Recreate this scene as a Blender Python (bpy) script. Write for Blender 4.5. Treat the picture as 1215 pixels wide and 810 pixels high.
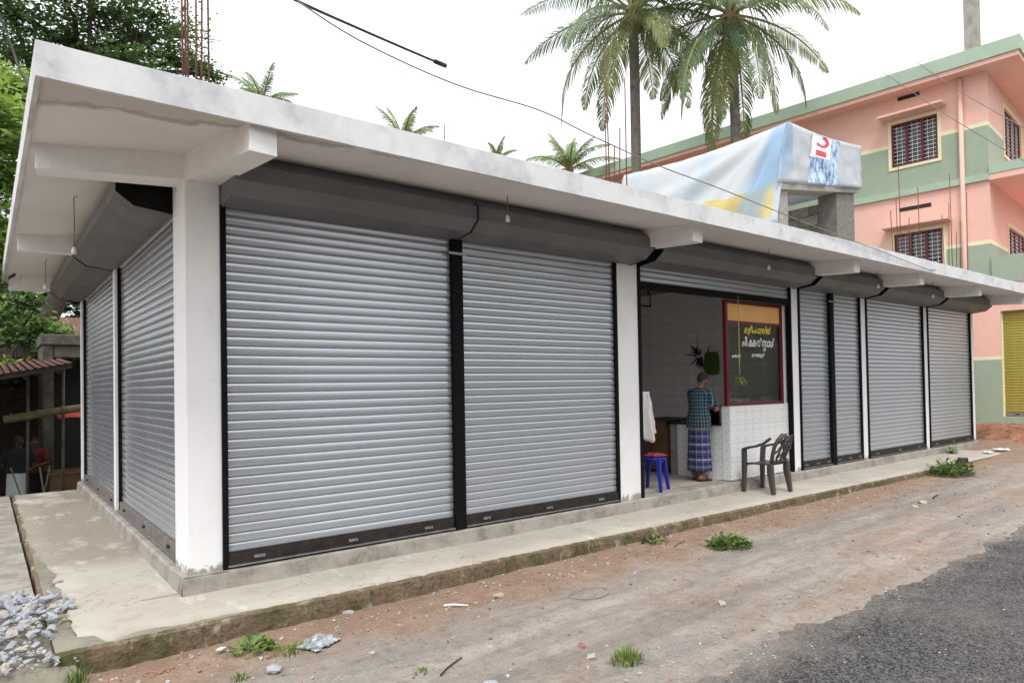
import bpy, bmesh, math, random
import numpy as np
from mathutils import Vector, Matrix, noise
random.seed(7); RNG = random.Random(11)
R_ = math.radians
scene = bpy.context.scene
for o in list(bpy.data.objects): bpy.data.objects.remove(o)
COL = scene.collection

# ------------------------------------------------------------------ camera
F = 802.19; YAW = R_(38.022); PIT = R_(1.0); ROLL = R_(-.9754); PY = 38.7
CAM = Vector((-1.282, -5.8937, 1.4719))
fw = Vector((math.sin(YAW)*math.cos(PIT), math.cos(YAW)*math.cos(PIT), math.sin(PIT)))
_r = fw.cross(Vector((0, 0, 1))).normalized(); _u = _r.cross(fw)
RT = math.cos(ROLL)*_r + math.sin(ROLL)*_u; UP = -math.sin(ROLL)*_r + math.cos(ROLL)*_u
cd = bpy.data.cameras.new('camera'); cam = bpy.data.objects.new('camera', cd); COL.objects.link(cam)
m = Matrix((RT, UP, -fw)).transposed().to_4x4(); m.translation = CAM; cam.matrix_world = m
cd.sensor_fit = 'HORIZONTAL'; cd.sensor_width = 36; cd.lens = F/1215*36; cd.shift_y = PY/1215
cd.clip_start = .05; cd.clip_end = 3000
scene.camera = cam
def ray(x, y): return fw + RT*((x-607.5)/F) - UP*((y-405-PY)/F)
def at(x, y, ax, v):                      # pixel -> point on the plane axis = v
    d = ray(x, y); return CAM + d*((v-CAM[ax])/d[ax])
def atd(x, y, D):                         # pixel -> point at horizontal distance D
    d = ray(x, y); return CAM + d*(D/math.hypot(d.x, d.y))

# ------------------------------------------------------------------ world + sun + exposure
w = bpy.data.worlds.new('World'); scene.world = w; w.use_nodes = True
nt = w.node_tree; nt.nodes.clear()
SUN_EL, SUN_AZ = 58, 222                  # azimuth of the sun measured from +Y clockwise (degrees)
sky = nt.nodes.new('ShaderNodeTexSky'); sky.sky_type = 'NISHITA'; sky.sun_disc = False
sky.sun_elevation = R_(SUN_EL); sky.sun_rotation = R_(SUN_AZ); sky.dust_density = 4; sky.air_density = 1
tc = nt.nodes.new('ShaderNodeTexCoord'); ns = nt.nodes.new('ShaderNodeTexNoise')
ns.inputs['Scale'].default_value = 2.2; ns.inputs['Detail'].default_value = 5
cr = nt.nodes.new('ShaderNodeValToRGB')
cr.color_ramp.elements[0].position = .3; cr.color_ramp.elements[0].color = (9.6, 9.8, 10.2, 1)
cr.color_ramp.elements[1].position = .75; cr.color_ramp.elements[1].color = (12.6, 12.6, 12.6, 1)
mx = nt.nodes.new('ShaderNodeMix'); mx.data_type = 'RGBA'; mx.inputs[0].default_value = .88
bg = nt.nodes.new('ShaderNodeBackground'); bg.inputs[1].default_value = .12
wo = nt.nodes.new('ShaderNodeOutputWorld')
L = nt.links.new
L(tc.outputs['Generated'], ns.inputs['Vector']); L(ns.outputs['Fac'], cr.inputs[0])
# overcast sky: zenith three times as bright as the horizon (CIE standard overcast)
sx = nt.nodes.new('ShaderNodeSeparateXYZ'); L(tc.outputs['Generated'], sx.inputs[0])
mr = nt.nodes.new('ShaderNodeMapRange'); L(sx.outputs[2], mr.inputs[0]); mr.inputs[3].default_value = .44; mr.inputs[4].default_value = 1.32
ml = nt.nodes.new('ShaderNodeVectorMath'); ml.operation = 'SCALE'; L(cr.outputs[0], ml.inputs[0]); L(mr.outputs[0], ml.inputs['Scale'])
L(sky.outputs[0], mx.inputs[6]); L(ml.outputs[0], mx.inputs[7]); L(mx.outputs[2], bg.inputs[0]); L(bg.outputs[0], wo.inputs[0])
sl = bpy.data.lights.new('sun', 'SUN'); sl.energy = 1.1; sl.angle = R_(14); sl.color = (1, .98, .95)
so = bpy.data.objects.new('sun', sl); COL.objects.link(so)
sd = Vector((math.sin(R_(SUN_AZ))*math.cos(R_(SUN_EL)), math.cos(R_(SUN_AZ))*math.cos(R_(SUN_EL)), math.sin(R_(SUN_EL))))
so.rotation_euler = sd.to_track_quat('Z', 'Y').to_euler(); so.location = (-10, -20, 30)
vs = scene.view_settings; vs.view_transform = 'Standard'; vs.look = 'None'; vs.exposure = .72; vs.gamma = 1
scene.render.engine = 'CYCLES'

# ------------------------------------------------------------------ materials
def lerp(a, b, t): return a + (b-a)*t
MATS = {}
class NB:
    def __init__(s, name):
        s.m = bpy.data.materials.new(name); s.m.use_nodes = True; s.t = s.m.node_tree
        s.b = s.t.nodes['Principled BSDF']; s.n = s.t.nodes.new; s.l = s.t.links.new
        s.co = s.n('ShaderNodeTexCoord').outputs['Object']; MATS[name] = s.m
    def noise(s, scale, detail=4, rough=.6, stretch=None, off=0):
        v = s.co
        if stretch or off:
            mp = s.n('ShaderNodeMapping'); s.l(v, mp.inputs[0])
            if stretch: mp.inputs['Scale'].default_value = stretch
            mp.inputs['Location'].default_value = (off, off*1.7, off*.6); v = mp.outputs[0]
        n = s.n('ShaderNodeTexNoise'); n.inputs['Scale'].default_value = scale; n.inputs['Detail'].default_value = detail
        n.inputs['Roughness'].default_value = rough; s.l(v, n.inputs['Vector']); return n.outputs['Fac']
    def ramp(s, fac, p0, c0, p1, c1):
        r = s.n('ShaderNodeValToRGB'); e = r.color_ramp.elements
        e[0].position = p0; e[1].position = p1
        e[0].color = (*c0, 1) if len(c0) == 3 else c0; e[1].color = (*c1, 1) if len(c1) == 3 else c1
        s.l(fac, r.inputs[0]); return r.outputs[0]
    def mask(s, fac, p0, p1):
        r = s.n('ShaderNodeMapRange'); r.inputs[1].default_value = p0; r.inputs[2].default_value = p1; s.l(fac, r.inputs[0]); return r.outputs[0]
    def mix(s, fac, a, b, mode='MIX'):
        x = s.n('ShaderNodeMix'); x.data_type = 'RGBA'; x.blend_type = mode
        for i, v in ((0, fac), (6, a), (7, b)):
            if isinstance(v, (int, float)): x.inputs[i].default_value = v
            elif isinstance(v, tuple): x.inputs[i].default_value = (*v, 1)
            else: s.l(v, x.inputs[i])
        return x.outputs[2]
    def math(s, op, a, b=0., c=None):
        x = s.n('ShaderNodeMath'); x.operation = op
        for i, v in enumerate((a, b) if c is None else (a, b, c)):
            if isinstance(v, (int, float)): x.inputs[i].default_value = v
            else: s.l(v, x.inputs[i])
        return x.outputs[0]
    def xyz(s):
        x = s.n('ShaderNodeSeparateXYZ'); s.l(s.co, x.inputs[0]); return x.outputs
    def bump(s, fac, dist=.01, strength=.5):
        b = s.n('ShaderNodeBump'); b.inputs['Distance'].default_value = dist; b.inputs['Strength'].default_value = strength
        s.l(fac, b.inputs['Height']); s.l(b.outputs[0], s.b.inputs['Normal'])
    def done(s, col, rough=.7, metal=0., spec=.5):
        if isinstance(col, tuple): s.b.inputs['Base Color'].default_value = (*col, 1)
        else: s.l(col, s.b.inputs['Base Color'])
        if isinstance(rough, (int, float)): s.b.inputs['Roughness'].default_value = rough
        else: s.l(rough, s.b.inputs['Roughness'])
        s.b.inputs['Metallic'].default_value = metal; s.b.inputs['Specular IOR Level'].default_value = spec
        return s.m
def simple(name, col, rough=.6, metal=0., var=.25, scale=6., bump=0., spec=.4, det=5):
    n = NB(name); f = n.noise(scale, det)
    a = tuple(c*(1-var) for c in col); b = tuple(min(1, c*(1+var*.6)) for c in col)
    if bump: n.bump(n.noise(scale*6, 4), bump, .6)
    return n.done(n.ramp(f, .3, a, .7, b), rough, metal, spec)
def stained(name, col, stain, amt=(.55, .72), rough=.75, sc=2.5, stretch=None, bump=.003, fine=40):
    n = NB(name)
    a = n.mix(n.mask(n.noise(sc, 7, .65, stretch), *amt), col, stain)
    a = n.mix(n.mask(n.noise(sc*5, 5, .6, None, 3), .35, .75), a, tuple(c*.9 for c in col))
    n.bump(n.noise(fine, 4), bump, .5); return n.done(a, rough, 0, .3)

def m_plaster():
    n = NB('plaster_white'); x = n.xyz()
    a = n.mix(n.mask(n.noise(1.6, 7, .65), .5, .8), (.82, .825, .83), (.72, .72, .715))
    a = n.mix(n.math('MULTIPLY', n.mask(n.noise(7, 6, .7, (1, 1, .5), 3), .60, .70), .35), a, (.55, .53, .49))
    dirt = n.mask(n.math('ADD', x[2], n.math('MULTIPLY', n.noise(11, 6, .75, None, 8), -.42)), -.16, -.19)      # splashes of mud at the foot
    a = n.mix(n.math('MULTIPLY', dirt, .8), a, (.22, .19, .15))
    n.bump(n.noise(35, 4), .003, .5); n.done(a, .75, 0, .3)
m_plaster()
stained('fascia_paint', (.70, .705, .715), (.46, .465, .485), (.46, .60), sc=1.7)
stained('fascia_top', (.45, .44, .42), (.3, .3, .28))
def m_soffit():
    n = NB('soffit_plaster'); x = n.xyz()
    base = n.mix(n.mask(n.noise(1.4, 6), .4, .75), (.74, .725, .715), (.65, .635, .62))
    # rain stain near the corner of the slab: wavy contour line with a brown wash on its outer side
    d = n.math('ADD', n.math('MULTIPLY', x[0], .16), x[1])
    d = n.math('ADD', d, n.math('MULTIPLY', n.noise(2.0, 7, .68), .75))
    near = n.mask(x[0], 2.2, .6)
    wash = n.math('MULTIPLY', n.mask(d, -.50, -.54), near)
    base = n.mix(n.math('MULTIPLY', wash, .38), base, (.37, .31, .24))
    edge = n.math('MULTIPLY', n.math('MULTIPLY', n.mask(d, -.44, -.50), n.mask(d, -.62, -.53)), near)
    base = n.mix(n.math('MULTIPLY', edge, .55), base, (.25, .22, .19))
    ln = n.math('ADD', x[1], n.math('MULTIPLY', n.noise(1.1, 5), .2))
    base = n.mix(n.math('MULTIPLY', n.mask(ln, -1.0, -1.07), .35), base, (.36, .33, .29))
    e2 = n.mask(n.math('ADD', x[0], n.math('MULTIPLY', n.noise(3, 5), .12)), -.93, -.99)
    base = n.mix(n.math('MULTIPLY', e2, .6), base, (.33, .27, .2))
    n.bump(n.noise(30, 4), .003, .4); n.done(base, .8, 0, .25)
m_soffit()
stained('beam_paint', (.80, .795, .79), (.72, .71, .70), sc=2)
stained('plinth_concrete', (.36, .33, .29), (.19, .17, .145), (.44, .62), sc=3.5, bump=.01, fine=60)
def m_top():
    n = NB('topping_concrete'); x = n.xyz()
    a = n.mix(n.mask(n.noise(1.1, 8, .65), .35, .7), (.455, .42, .36), (.37, .335, .28))
    a = n.mix(n.math('MULTIPLY', n.mask(n.noise(3.5, 8, .7, None, 2), .52, .68), .55), a, (.31, .28, .235))
    wet = n.math('MULTIPLY', n.math('MULTIPLY', n.mask(x[1], 1.3, 1.9), n.mask(x[0], .1, 0)), n.mask(n.noise(1.0, 7, .66, (1.6, .8, 1), 6), .36, .44))
    a = n.mix(n.math('MULTIPLY', wet, .75), a, (.23, .20, .155))
    a = n.mix(n.math('MULTIPLY', n.mask(n.noise(2.2, 7, .7, (1.5, .7, 1), 4), .58, .64), .45), a, (.60, .57, .51))
    cr_ = n.math('ABSOLUTE', n.math('SUBTRACT', n.noise(.9, 6, .6, None, 11), .5))
    a = n.mix(n.math('MULTIPLY', n.mask(cr_, .0045, .001), .55), a, (.16, .14, .11))
    a = n.mix(n.math('MULTIPLY', n.mask(n.noise(70, 3, .6, None, 3), .62, .7), .35), a, (.25, .22, .18))
    n.bump(n.noise(60, 5, .7), .005, .6); n.done(a, .85, 0, .2)
m_top()
stained('old_concrete', (.27, .25, .2), (.15, .15, .10), (.4, .65), sc=4, bump=.02, fine=45)
def m_moss():
    n = NB('mossy_kerb')
    a = n.mix(n.mask(n.noise(3, 7, .7), .46, .62), (.17, .125, .085), (.085, .085, .035))
    a = n.mix(n.mask(n.noise(6, 7, .75, None, 4), .55, .66), a, (.32, .28, .22))
    a = n.mix(n.mask(n.noise(13, 6, .75, None, 14), .55, .68), a, (.06, .05, .035))
    n.bump(n.noise(25, 5), .03, .8); n.done(a, .9, 0, .2)
m_moss()
def m_slat():
    n = NB('slat_paint')
    a = n.mix(n.mask(n.noise(.7, 3, .5, (1, 1, .35)), .35, .75), (.50, .535, .58), (.465, .50, .545))
    rr = n.ramp(n.noise(.8, 3), .3, (.19,)*3, .7, (.26,)*3)
    n.done(a, rr, .58, .5)
m_slat()
simple('hood_metal', (.165, .168, .175), .5, .3, .2, 2)
simple('black_paint', (.006, .006, .007), .7, .0, .3, 8, 0, .12)
simple('rail_brown', (.026, .019, .017), .6, .1, .5, 9)
simple('rail_lip', (.30, .30, .31), .4, .6, .3, 9)
simple('rail_grey', (.22, .19, .175), .6, .3, .4, 7)
simple('rebar_rust', (.16, .075, .05), .85, .3, .4, 30)
simple('floor_cement', (.47, .43, .37), .7, 0, .25, 3, .004)
simple('inner_plaster', (.74, .72, .71), .8, 0, .15, 2)
simple('grimy_concrete', (.10, .095, .082), .9, 0, .5, 5, .01); simple('rough_block', (.34, .31, .27), .9, 0, .3, 12, .012)
simple('block_mortar', (.2, .185, .165), .95, 0, .3, 12, .01)
def tile_mat(name, base):
    n = NB(name); x = n.xyz(); f = .135
    def cell(c, o): return n.math('SUBTRACT', n.math('FRACT', n.math('ADD', n.math('DIVIDE', c, f), o)), .5)
    u = n.math('ADD', x[0], x[1])
    du = cell(u, .3); dv = cell(x[2], .1)
    tilt = n.math('ADD', du, n.math('MULTIPLY', dv, -.9)); til2 = n.math('ADD', dv, n.math('MULTIPLY', du, .9))
    r2 = n.math('ADD', n.math('MULTIPLY', n.math('MULTIPLY', tilt, tilt), 14), n.math('MULTIPLY', n.math('MULTIPLY', til2, til2), 70))
    k = n.ramp(r2, .15, (1, 1, 1), .8, (0, 0, 0))
    c = n.mix(n.math('MULTIPLY', k, .55), base, (.30, .33, .33)); n.done(c, .2, 0, .5)
tile_mat('motif_tile', (.74, .76, .75)); simple('plain_tile', (.78, .76, .755), .3, 0, .12, 2); simple('grout', (.3, .29, .28), .9)
simple('granite', (.012, .012, .013), .2, 0, .5, 60); simple('maroon_paint', (.13, .012, .02), .35, 0, .2, 5)
simple('orange_panel', (.75, .40, .12), .5, 0, .12, 3)
n = NB('window_glass'); n.b.inputs['Transmission Weight'].default_value = 1; n.b.inputs['IOR'].default_value = 1.5
n.done((.72, .76, .74), .02, 0, .5)
simple('vinyl_yellow', (.85, .72, .03), .4, 0, .05); simple('vinyl_white', (.85, .85, .85), .4, 0, .05)
simple('plastic_white', (.8, .8, .78), .35, 0, .05); simple('cord', (.25, .12, .08), .7, 0, .2)
simple('cord_yellow', (.55, .42, .15), .7, 0, .2); simple('cable_black', (.01, .01, .011), .6)
simple('cable_grey', (.2, .2, .2), .6)
# house
simple('oh_wall', (.16, .13, .105), .8, 0, .2, 1); stained('house_pink', (.80, .49, .41), (.72, .44, .365), (.5, .8), sc=.8); stained('house_green', (.33, .40, .305), (.28, .345, .26), (.5, .8), sc=.9)
stained('house_mint', (.38, .49, .38), (.29, .38, .30), (.5, .8), sc=.9); stained('house_cream', (.80, .74, .50), (.7, .63, .42), (.5, .8), sc=1)
simple('house_dark', (.02, .018, .018), .8); simple('grille_white', (.72, .72, .74), .45, .1)
simple('shutter_yellow', (.36, .31, .06), .45, .2, .2, 3); stained('house_white', (.7, .69, .67), (.55, .53, .5))
simple('wood_brown', (.16, .08, .045), .6, 0, .35, 8); simple('roof_tile', (.19, .095, .07), .85, 0, .4, 6, .01)
simple('dark_timber', (.05, .035, .028), .8, 0, .4, 8); simple('bamboo', (.14, .125, .055), .7, 0, .3, 8); simple('red_tarp', (.45, .06, .04), .6)
# plants
def leafmat(name, a, b, tr=.35):
    n = NB(name); c = n.ramp(n.noise(.9, 3), .3, a, .7, b)
    n.done(c, .5, 0, .35)
    tl = n.n('ShaderNodeBsdfTranslucent'); ad = n.n('ShaderNodeMixShader'); ad.inputs[0].default_value = tr
    n.l(n.mix(.5, c, tuple(min(1, v*1.6) for v in b)), tl.inputs[0])
    out = n.t.nodes['Material Output']; n.l(n.b.outputs[0], ad.inputs[1]); n.l(tl.outputs[0], ad.inputs[2]); n.l(ad.outputs[0], out.inputs[0])
leafmat('leaf_dark', (.022, .045, .018), (.05, .085, .03)); leafmat('leaf_mid', (.045, .095, .025), (.09, .16, .04))
leafmat('leaf_bright', (.14, .25, .04), (.26, .37, .08)); leafmat('leaf_yellow', (.24, .27, .05), (.34, .36, .1))
leafmat('palm_green', (.06, .10, .035), (.13, .18, .06), .3); leafmat('palm_olive', (.12, .15, .05), (.23, .25, .09), .3); leafmat('palm_grey', (.07, .115, .06), (.16, .22, .11), .3); leafmat('palm_pale', (.14, .22, .09), (.26, .34, .15), .4)
simple('palm_dead', (.25, .17, .09), .8, 0, .3); simple('palm_trunk', (.20, .18, .16), .9, 0, .4, 5, .02); simple('bark', (.055, .042, .035), .9, 0, .4, 5, .02)
simple('palm_stalk', (.24, .25, .09), .6, 0, .25); simple('coconut', (.22, .20, .06), .5, 0, .3)
# ground
def m_ground():
    n = NB('ground_dirt'); x = n.xyz()
    dust = n.mix(n.mask(n.noise(1.3, 8, .68, (.6, 1.8, 1)), .38, .66), (.39, .34, .29), (.26, .24, .22))
    dust = n.mix(n.math('MULTIPLY', n.mask(n.noise(.9, 7, .7, (.35, 2.6, 1), 5), .47, .62), .75), dust, (.45, .40, .35))
    soil = n.mix(n.mask(n.noise(4, 7, .7), .35, .7), (.36, .235, .165), (.27, .18, .125))
    soil = n.mix(n.math('MULTIPLY', n.mask(n.noise(2, 7, .7, None, 6), .5, .65), .5), soil, (.44, .33, .24))
    d = n.math('ADD', x[1], n.math('MULTIPLY', n.noise(1.2, 7, .68, None, 9), 1.5))          # soil strip along the kerb
    strip = n.mask(d, -.95, -.45)
    near = n.math('MULTIPLY', n.mask(n.math('ADD', n.math('MULTIPLY', x[0], -.6), n.math('ADD', x[1], n.math('MULTIPLY', n.noise(1.4, 7, .7, None, 3), 1.6))), -3.6, -2.9), n.mask(x[1], -2.0, -2.35))
    blob = n.mask(n.noise(.55, 7, .66, (.8, 1.2, 1), 14.5), .50, .60)
    k = n.math('MAXIMUM', n.math('MULTIPLY', strip, .95), n.math('MULTIPLY', blob, .35))
    mid = n.math('MULTIPLY', n.mask(n.noise(1.0, 7, .7, None, 21), .47, .58), n.math('MULTIPLY', n.mask(x[1], -3.5, -3.1), n.mask(x[1], -2.0, -2.5)))
    k = n.math('MAXIMUM', k, n.math('MULTIPLY', mid, .6))
    r = n.ramp(n.math('DIVIDE', x[0], 20.), .55, (0, 0, 0), .72, (1, 1, 1))
    k = n.math('MAXIMUM', k, n.math('MULTIPLY', r, n.mask(n.math('ADD', x[1], n.noise(1, 5)), -1.2, -.3)))
    c = n.mix(k, dust, soil)
    tr_ = n.math('MULTIPLY', n.mask(n.noise(1.0, 7, .62, (.16, 2.1, 1), 30), .50, .62), n.mask(x[1], -1.2, -1.5))
    c = n.mix(n.math('MULTIPLY', tr_, .5), c, (.165, .15, .138))
    c = n.mix(n.math('MULTIPLY', n.mask(n.noise(9, 8, .8, None, 13), .48, .62), .45), c, (.15, .125, .105))
    c = n.mix(n.math('MULTIPLY', n.mask(n.noise(14, 7, .8, None, 17), .55, .66), .35), c, (.47, .42, .36))
    c = n.mix(n.math('MULTIPLY', n.mask(n.noise(45, 5, .75), .5, .7), .55), c, (.12, .10, .085))
    c = n.mix(n.math('MULTIPLY', n.mask(n.noise(90, 3, .7, None, 7), .62, .72), .5), c, (.5, .46, .41))
    g = n.mask(n.math('ADD', n.math('MULTIPLY', x[1], .05), n.noise(.2, 3)), .78, .95)
    c = n.mix(g, c, (.06, .09, .03))
    n.bump(n.noise(38, 6, .75), .025, .9); n.done(c, .95, 0, .15)
m_ground()
def m_road():
    n = NB('asphalt')
    v = n.n('ShaderNodeTexVoronoi'); v.inputs['Scale'].default_value = 80; n.l(n.co, v.inputs['Vector'])
    sp = n.n('ShaderNodeSeparateColor'); n.l(v.outputs['Color'], sp.inputs[0])
    c = n.ramp(sp.outputs[0], .1, (.025, .025, .026), .97, (.15, .145, .14))
    c = n.mix(n.math('MULTIPLY', n.mask(n.noise(.8, 7, .65), .48, .68), .55), c, (.19, .17, .155))
    c = n.mix(n.math('MULTIPLY', n.mask(n.noise(.5, 6, .6, (.4, 1.5, 1), 8), .5, .66), .6), c, (.29, .26, .235))
    x = n.xyz(); e = n.mask(n.math('ADD', x[1], n.math('MULTIPLY', n.noise(2.5, 8, .75, None, 4), 1.3)), -2.95, -2.5)
    c = n.mix(n.math('MULTIPLY', e, .75), c, (.29, .245, .21))
    c = n.mix(n.math('MULTIPLY', n.mask(n.noise(14, 7, .8, None, 17), .56, .66), .35), c, (.33, .30, .27))
    n.bump(v.outputs['Distance'], .02, .9); n.done(c, .9, 0, .2)
m_road()
simple('stone_grey', (.37, .38, .41), .85, 0, .35, 9, .004); simple('stone_tan', (.40, .35, .28), .9, 0, .3, 9); simple('stone_red', (.30, .15, .09), .9, 0, .3, 9)
simple('paper_white', (.75, .74, .72), .6, 0, .1); simple('wrapper_foil', (.42, .45, .46), .35, .2, .8, 14); simple('plastic_blue', (.01, .025, .30), .3, 0, .1); simple('cloth_red', (.30, .05, .07), .9, 0, .5, 18)
simple('cloth_white', (.8, .8, .78), .9, 0, .1, 4); simple('chair_plastic', (.062, .052, .052), .4, 0, .15, 6); simple('bag_green', (.045, .10, .015), .5, 0, .2, 6)
simple('skin', (.22, .11, .065), .55, 0, .15, 10); simple('skin_dark', (.13, .065, .04), .55, 0, .15, 10)
simple('hair_grey', (.03, .03, .033), .8, 0, .8, 45); simple('hair_black', (.012, .011, .011), .6, 0, .4, 30); simple('sandal', (.02, .018, .03), .6)
simple('cloth_navy', (.012, .012, .02), .9, 0, .3); simple('cloth_skirt', (.50, .53, .56), .9, 0, .12, 5); simple('cloth_orange', (.13, .03, .02), .9, 0, .2)
def plaid(name, base, lines):
    # lines: (axis, period, offset, halfwidth, colour, strength)
    n = NB(name); x = n.xyz(); c = n.mix(n.noise(3, 4), tuple(v*.75 for v in base), tuple(v*1.2 for v in base))
    for ax, per, off, hw, colr, st in lines:
        src = x[ax] if ax < 3 else n.math('ARCTAN2', x[1], x[0])
        f = n.math('ABSOLUTE', n.math('SUBTRACT', n.math('FRACT', n.math('ADD', n.math('DIVIDE', src, per), off)), .5))
        k = n.math('MULTIPLY', n.math('LESS_THAN', f, hw), st); c = n.mix(k, c, colr)
    n.bump(n.noise(14, 3), .01, .4); n.done(c, .9, 0, .15)
plaid('shirt_plaid', (.022, .060, .085), [(3, .5, .1, .14, (.008, .012, .03), .75), (2, .105, .3, .14, (.008, .012, .03), .75),
      (3, .25, .2, .06, (.35, .45, .48), .6), (2, .0525, .15, .06, (.35, .45, .48), .6)])
plaid('lungi_plaid', (.055, .075, .17), [(2, .115, .2, .13, (.02, .022, .07), .8), (2, .115, .62, .05, (.45, .28, .38), .75), (2, .23, .1, .025, (.5, .5, .58), .7),
      (3, .55, .3, .05, (.32, .30, .42), .5), (3, .55, .6, .10, (.02, .02, .06), .45)])
def m_tarp():
    n = NB('tarp_print'); x = n.xyz()                     # local coordinates = metres from the tarp's corner: x along the back, y front, z height
    c = n.mix(n.mask(n.noise(1.0, 4), .46, .70), (.70, .72, .74), (.54, .66, .74))
    side = n.math('LESS_THAN', x[0], .14)                 # the side sheet
    dz = n.math('ADD', n.math('MULTIPLY', n.noise(1.6, 4, .5, None, 2), .5), x[2])
    band = n.math('MULTIPLY', n.math('MULTIPLY', n.math('GREATER_THAN', dz, -1.65), n.math('LESS_THAN', dz, -.98)), n.math('MULTIPLY', n.math('LESS_THAN', x[1], 1.9), n.math('GREATER_THAN', x[1], .12)))
    c = n.mix(n.math('MULTIPLY', n.math('MULTIPLY', band, side), .8), c, (.78, .62, .16))
    d2 = n.math('ADD', n.math('MULTIPLY', x[2], .42), x[1])
    blue = n.math('MULTIPLY', n.math('MULTIPLY', n.mask(n.math('ADD', d2, n.math('MULTIPLY', n.noise(2, 3), .3)), .45, .30), n.mask(n.math('ADD', d2, n.math('MULTIPLY', n.noise(2, 3), .3)), -.35, -.1)), side)
    c = n.mix(n.math('MULTIPLY', blue, .65), c, (.30, .50, .72))
    n.bump(n.noise(6, 4), .02, .4); n.done(c, .45, 0, .4)
    tl = n.n('ShaderNodeBsdfTranslucent'); ad = n.n('ShaderNodeMixShader'); ad.inputs[0].default_value = .4; n.l(c, tl.inputs[0])
    n.l(n.b.outputs[0], ad.inputs[1]); n.l(tl.outputs[0], ad.inputs[2]); n.l(ad.outputs[0], n.t.nodes['Material Output'].inputs[0])
m_tarp()
n = NB('print_photo'); n.done(n.mix(n.mask(n.noise(7, 6, .7, (1, 1, .6)), .42, .58), (.55, .68, .80), (.05, .16, .38)), .45)
simple('print_red', (.62, .03, .05), .45, 0, .1); simple('print_white', (.8, .8, .82), .45, 0, .05)
M = MATS

# ------------------------------------------------------------------ mesh helpers
class MB:
    def __init__(s): s.v = []; s.f = []; s.mi = []; s.mat = 0
    def face(s, ids): s.f.append(ids); s.mi.append(s.mat)
    def poly(s, pts):
        k = len(s.v); s.v += [tuple(p) for p in pts]; s.face(tuple(range(k, k+len(pts)))); return s
    def box(s, x0, x1, y0, y1, z0, z1):
        k = len(s.v); s.v += [(x, y, z) for z in (z0, z1) for y in (y0, y1) for x in (x0, x1)]
        for q in ((0, 2, 3, 1), (4, 5, 7, 6), (0, 1, 5, 4), (2, 6, 7, 3), (0, 4, 6, 2), (1, 3, 7, 5)): s.face(tuple(k+i for i in q))
        return s
    def prism(s, prof, axis, a, b):        # closed profile of 2-D points extruded along an axis
        k = len(s.v); n = len(prof)
        for t in (a, b):
            for p in prof:
                q = list(p); q.insert(axis, t); s.v.append(tuple(q))
        for i in range(n): j = (i+1) % n; s.face((k+i, k+j, k+n+j, k+n+i))
        s.face(tuple(range(k+n-1, k-1, -1))); s.face(tuple(range(k+n, k+2*n))); return s
    def loft(s, rings, closed=True, caps=True):
        k = len(s.v); n = len(rings[0])
        for r in rings: s.v += [tuple(p) for p in r]
        for a in range(len(rings)-1):
            for i in range(n if closed else n-1):
                j = (i+1) % n; s.face((k+a*n+i, k+a*n+j, k+(a+1)*n+j, k+(a+1)*n+i))
        if caps and closed:
            s.face(tuple(range(k+n-1, k-1, -1))); e = k+(len(rings)-1)*n; s.face(tuple(range(e, e+n)))
        return s
    def tube(s, pts, rad, n=8, caps=True):
        pts = [Vector(p) for p in pts]; rings = []
        if not isinstance(rad, (list, tuple)): rad = [rad]*len(pts)
        t0 = (pts[1]-pts[0]).normalized(); ref = Vector((0, 0, 1)) if abs(t0.z) < .9 else Vector((1, 0, 0))
        for i, p in enumerate(pts):
            t = (pts[min(i+1, len(pts)-1)]-pts[max(i-1, 0)]).normalized()
            a = t.cross(ref).normalized(); b = t.cross(a).normalized(); ref = ref if abs(t.dot(ref)) < .95 else a
            rings.append([p+(a*math.cos(2*math.pi*q/n)+b*math.sin(2*math.pi*q/n))*rad[i] for q in range(n)])
        return s.loft(rings, True, caps)
    def ell(s, c, r, nu=12, nv=8, rot=None):
        rings = []; c = Vector(c)
        for j in range(nv+1):
            ph = -math.pi/2+math.pi*j/nv; cz = max(.02, math.cos(ph))
            ring = []
            for i in range(nu):
                th = 2*math.pi*i/nu; p = Vector((r[0]*cz*math.cos(th), r[1]*cz*math.sin(th), r[2]*math.sin(ph)))
                if rot: p = rot @ p
                ring.append(c+p)
            rings.append(ring)
        return s.loft(rings)
    def mesh(s, name, mats, smooth=False):
        me = bpy.data.meshes.new(name); me.from_pydata(s.v, [], s.f)
        if isinstance(mats, str): mats = [mats]
        for q in mats: me.materials.append(M[q])
        me.polygons.foreach_set('material_index', s.mi)
        if smooth: me.polygons.foreach_set('use_smooth', [True]*len(s.f))
        me.update(); return me
    def build(s, name, mats, parent=None, smooth=False, loc=(0, 0, 0), rot=(0, 0, 0), bevel=0, fix=True):
        me = s.mesh(name, mats, smooth)
        if fix or bevel:
            bm = bmesh.new(); bm.from_mesh(me); bmesh.ops.recalc_face_normals(bm, faces=bm.faces)
            if bevel: bmesh.ops.bevel(bm, geom=[e for e in bm.edges if e.calc_face_angle(0) > .5], offset=bevel, segments=2, profile=.5, affect='EDGES')
            bm.to_mesh(me); bm.free()
        return link(name, me, parent, loc, rot)
def link(name, me, parent=None, loc=(0, 0, 0), rot=(0, 0, 0)):
    o = bpy.data.objects.new(name, me); COL.objects.link(o); o.location = loc; o.rotation_euler = rot
    if parent: o.parent = parent
    return o
def tag(o, label=None, cat=None, group=None, kind=None):
    if label: o['label'] = label
    if cat: o['category'] = cat
    if group: o['group'] = group
    if kind: o['kind'] = kind
    return o
def thing(name, label, cat, loc=(0, 0, 0), rotz=0, group=None):
    o = bpy.data.objects.new(name, None); COL.objects.link(o); o.location = loc; o.rotation_euler = (0, 0, rotz)
    o.empty_display_size = .2; return tag(o, label, cat, group)
def nz(x, y=0., z=0.): return noise.noise(Vector((x, y, z)))

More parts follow.
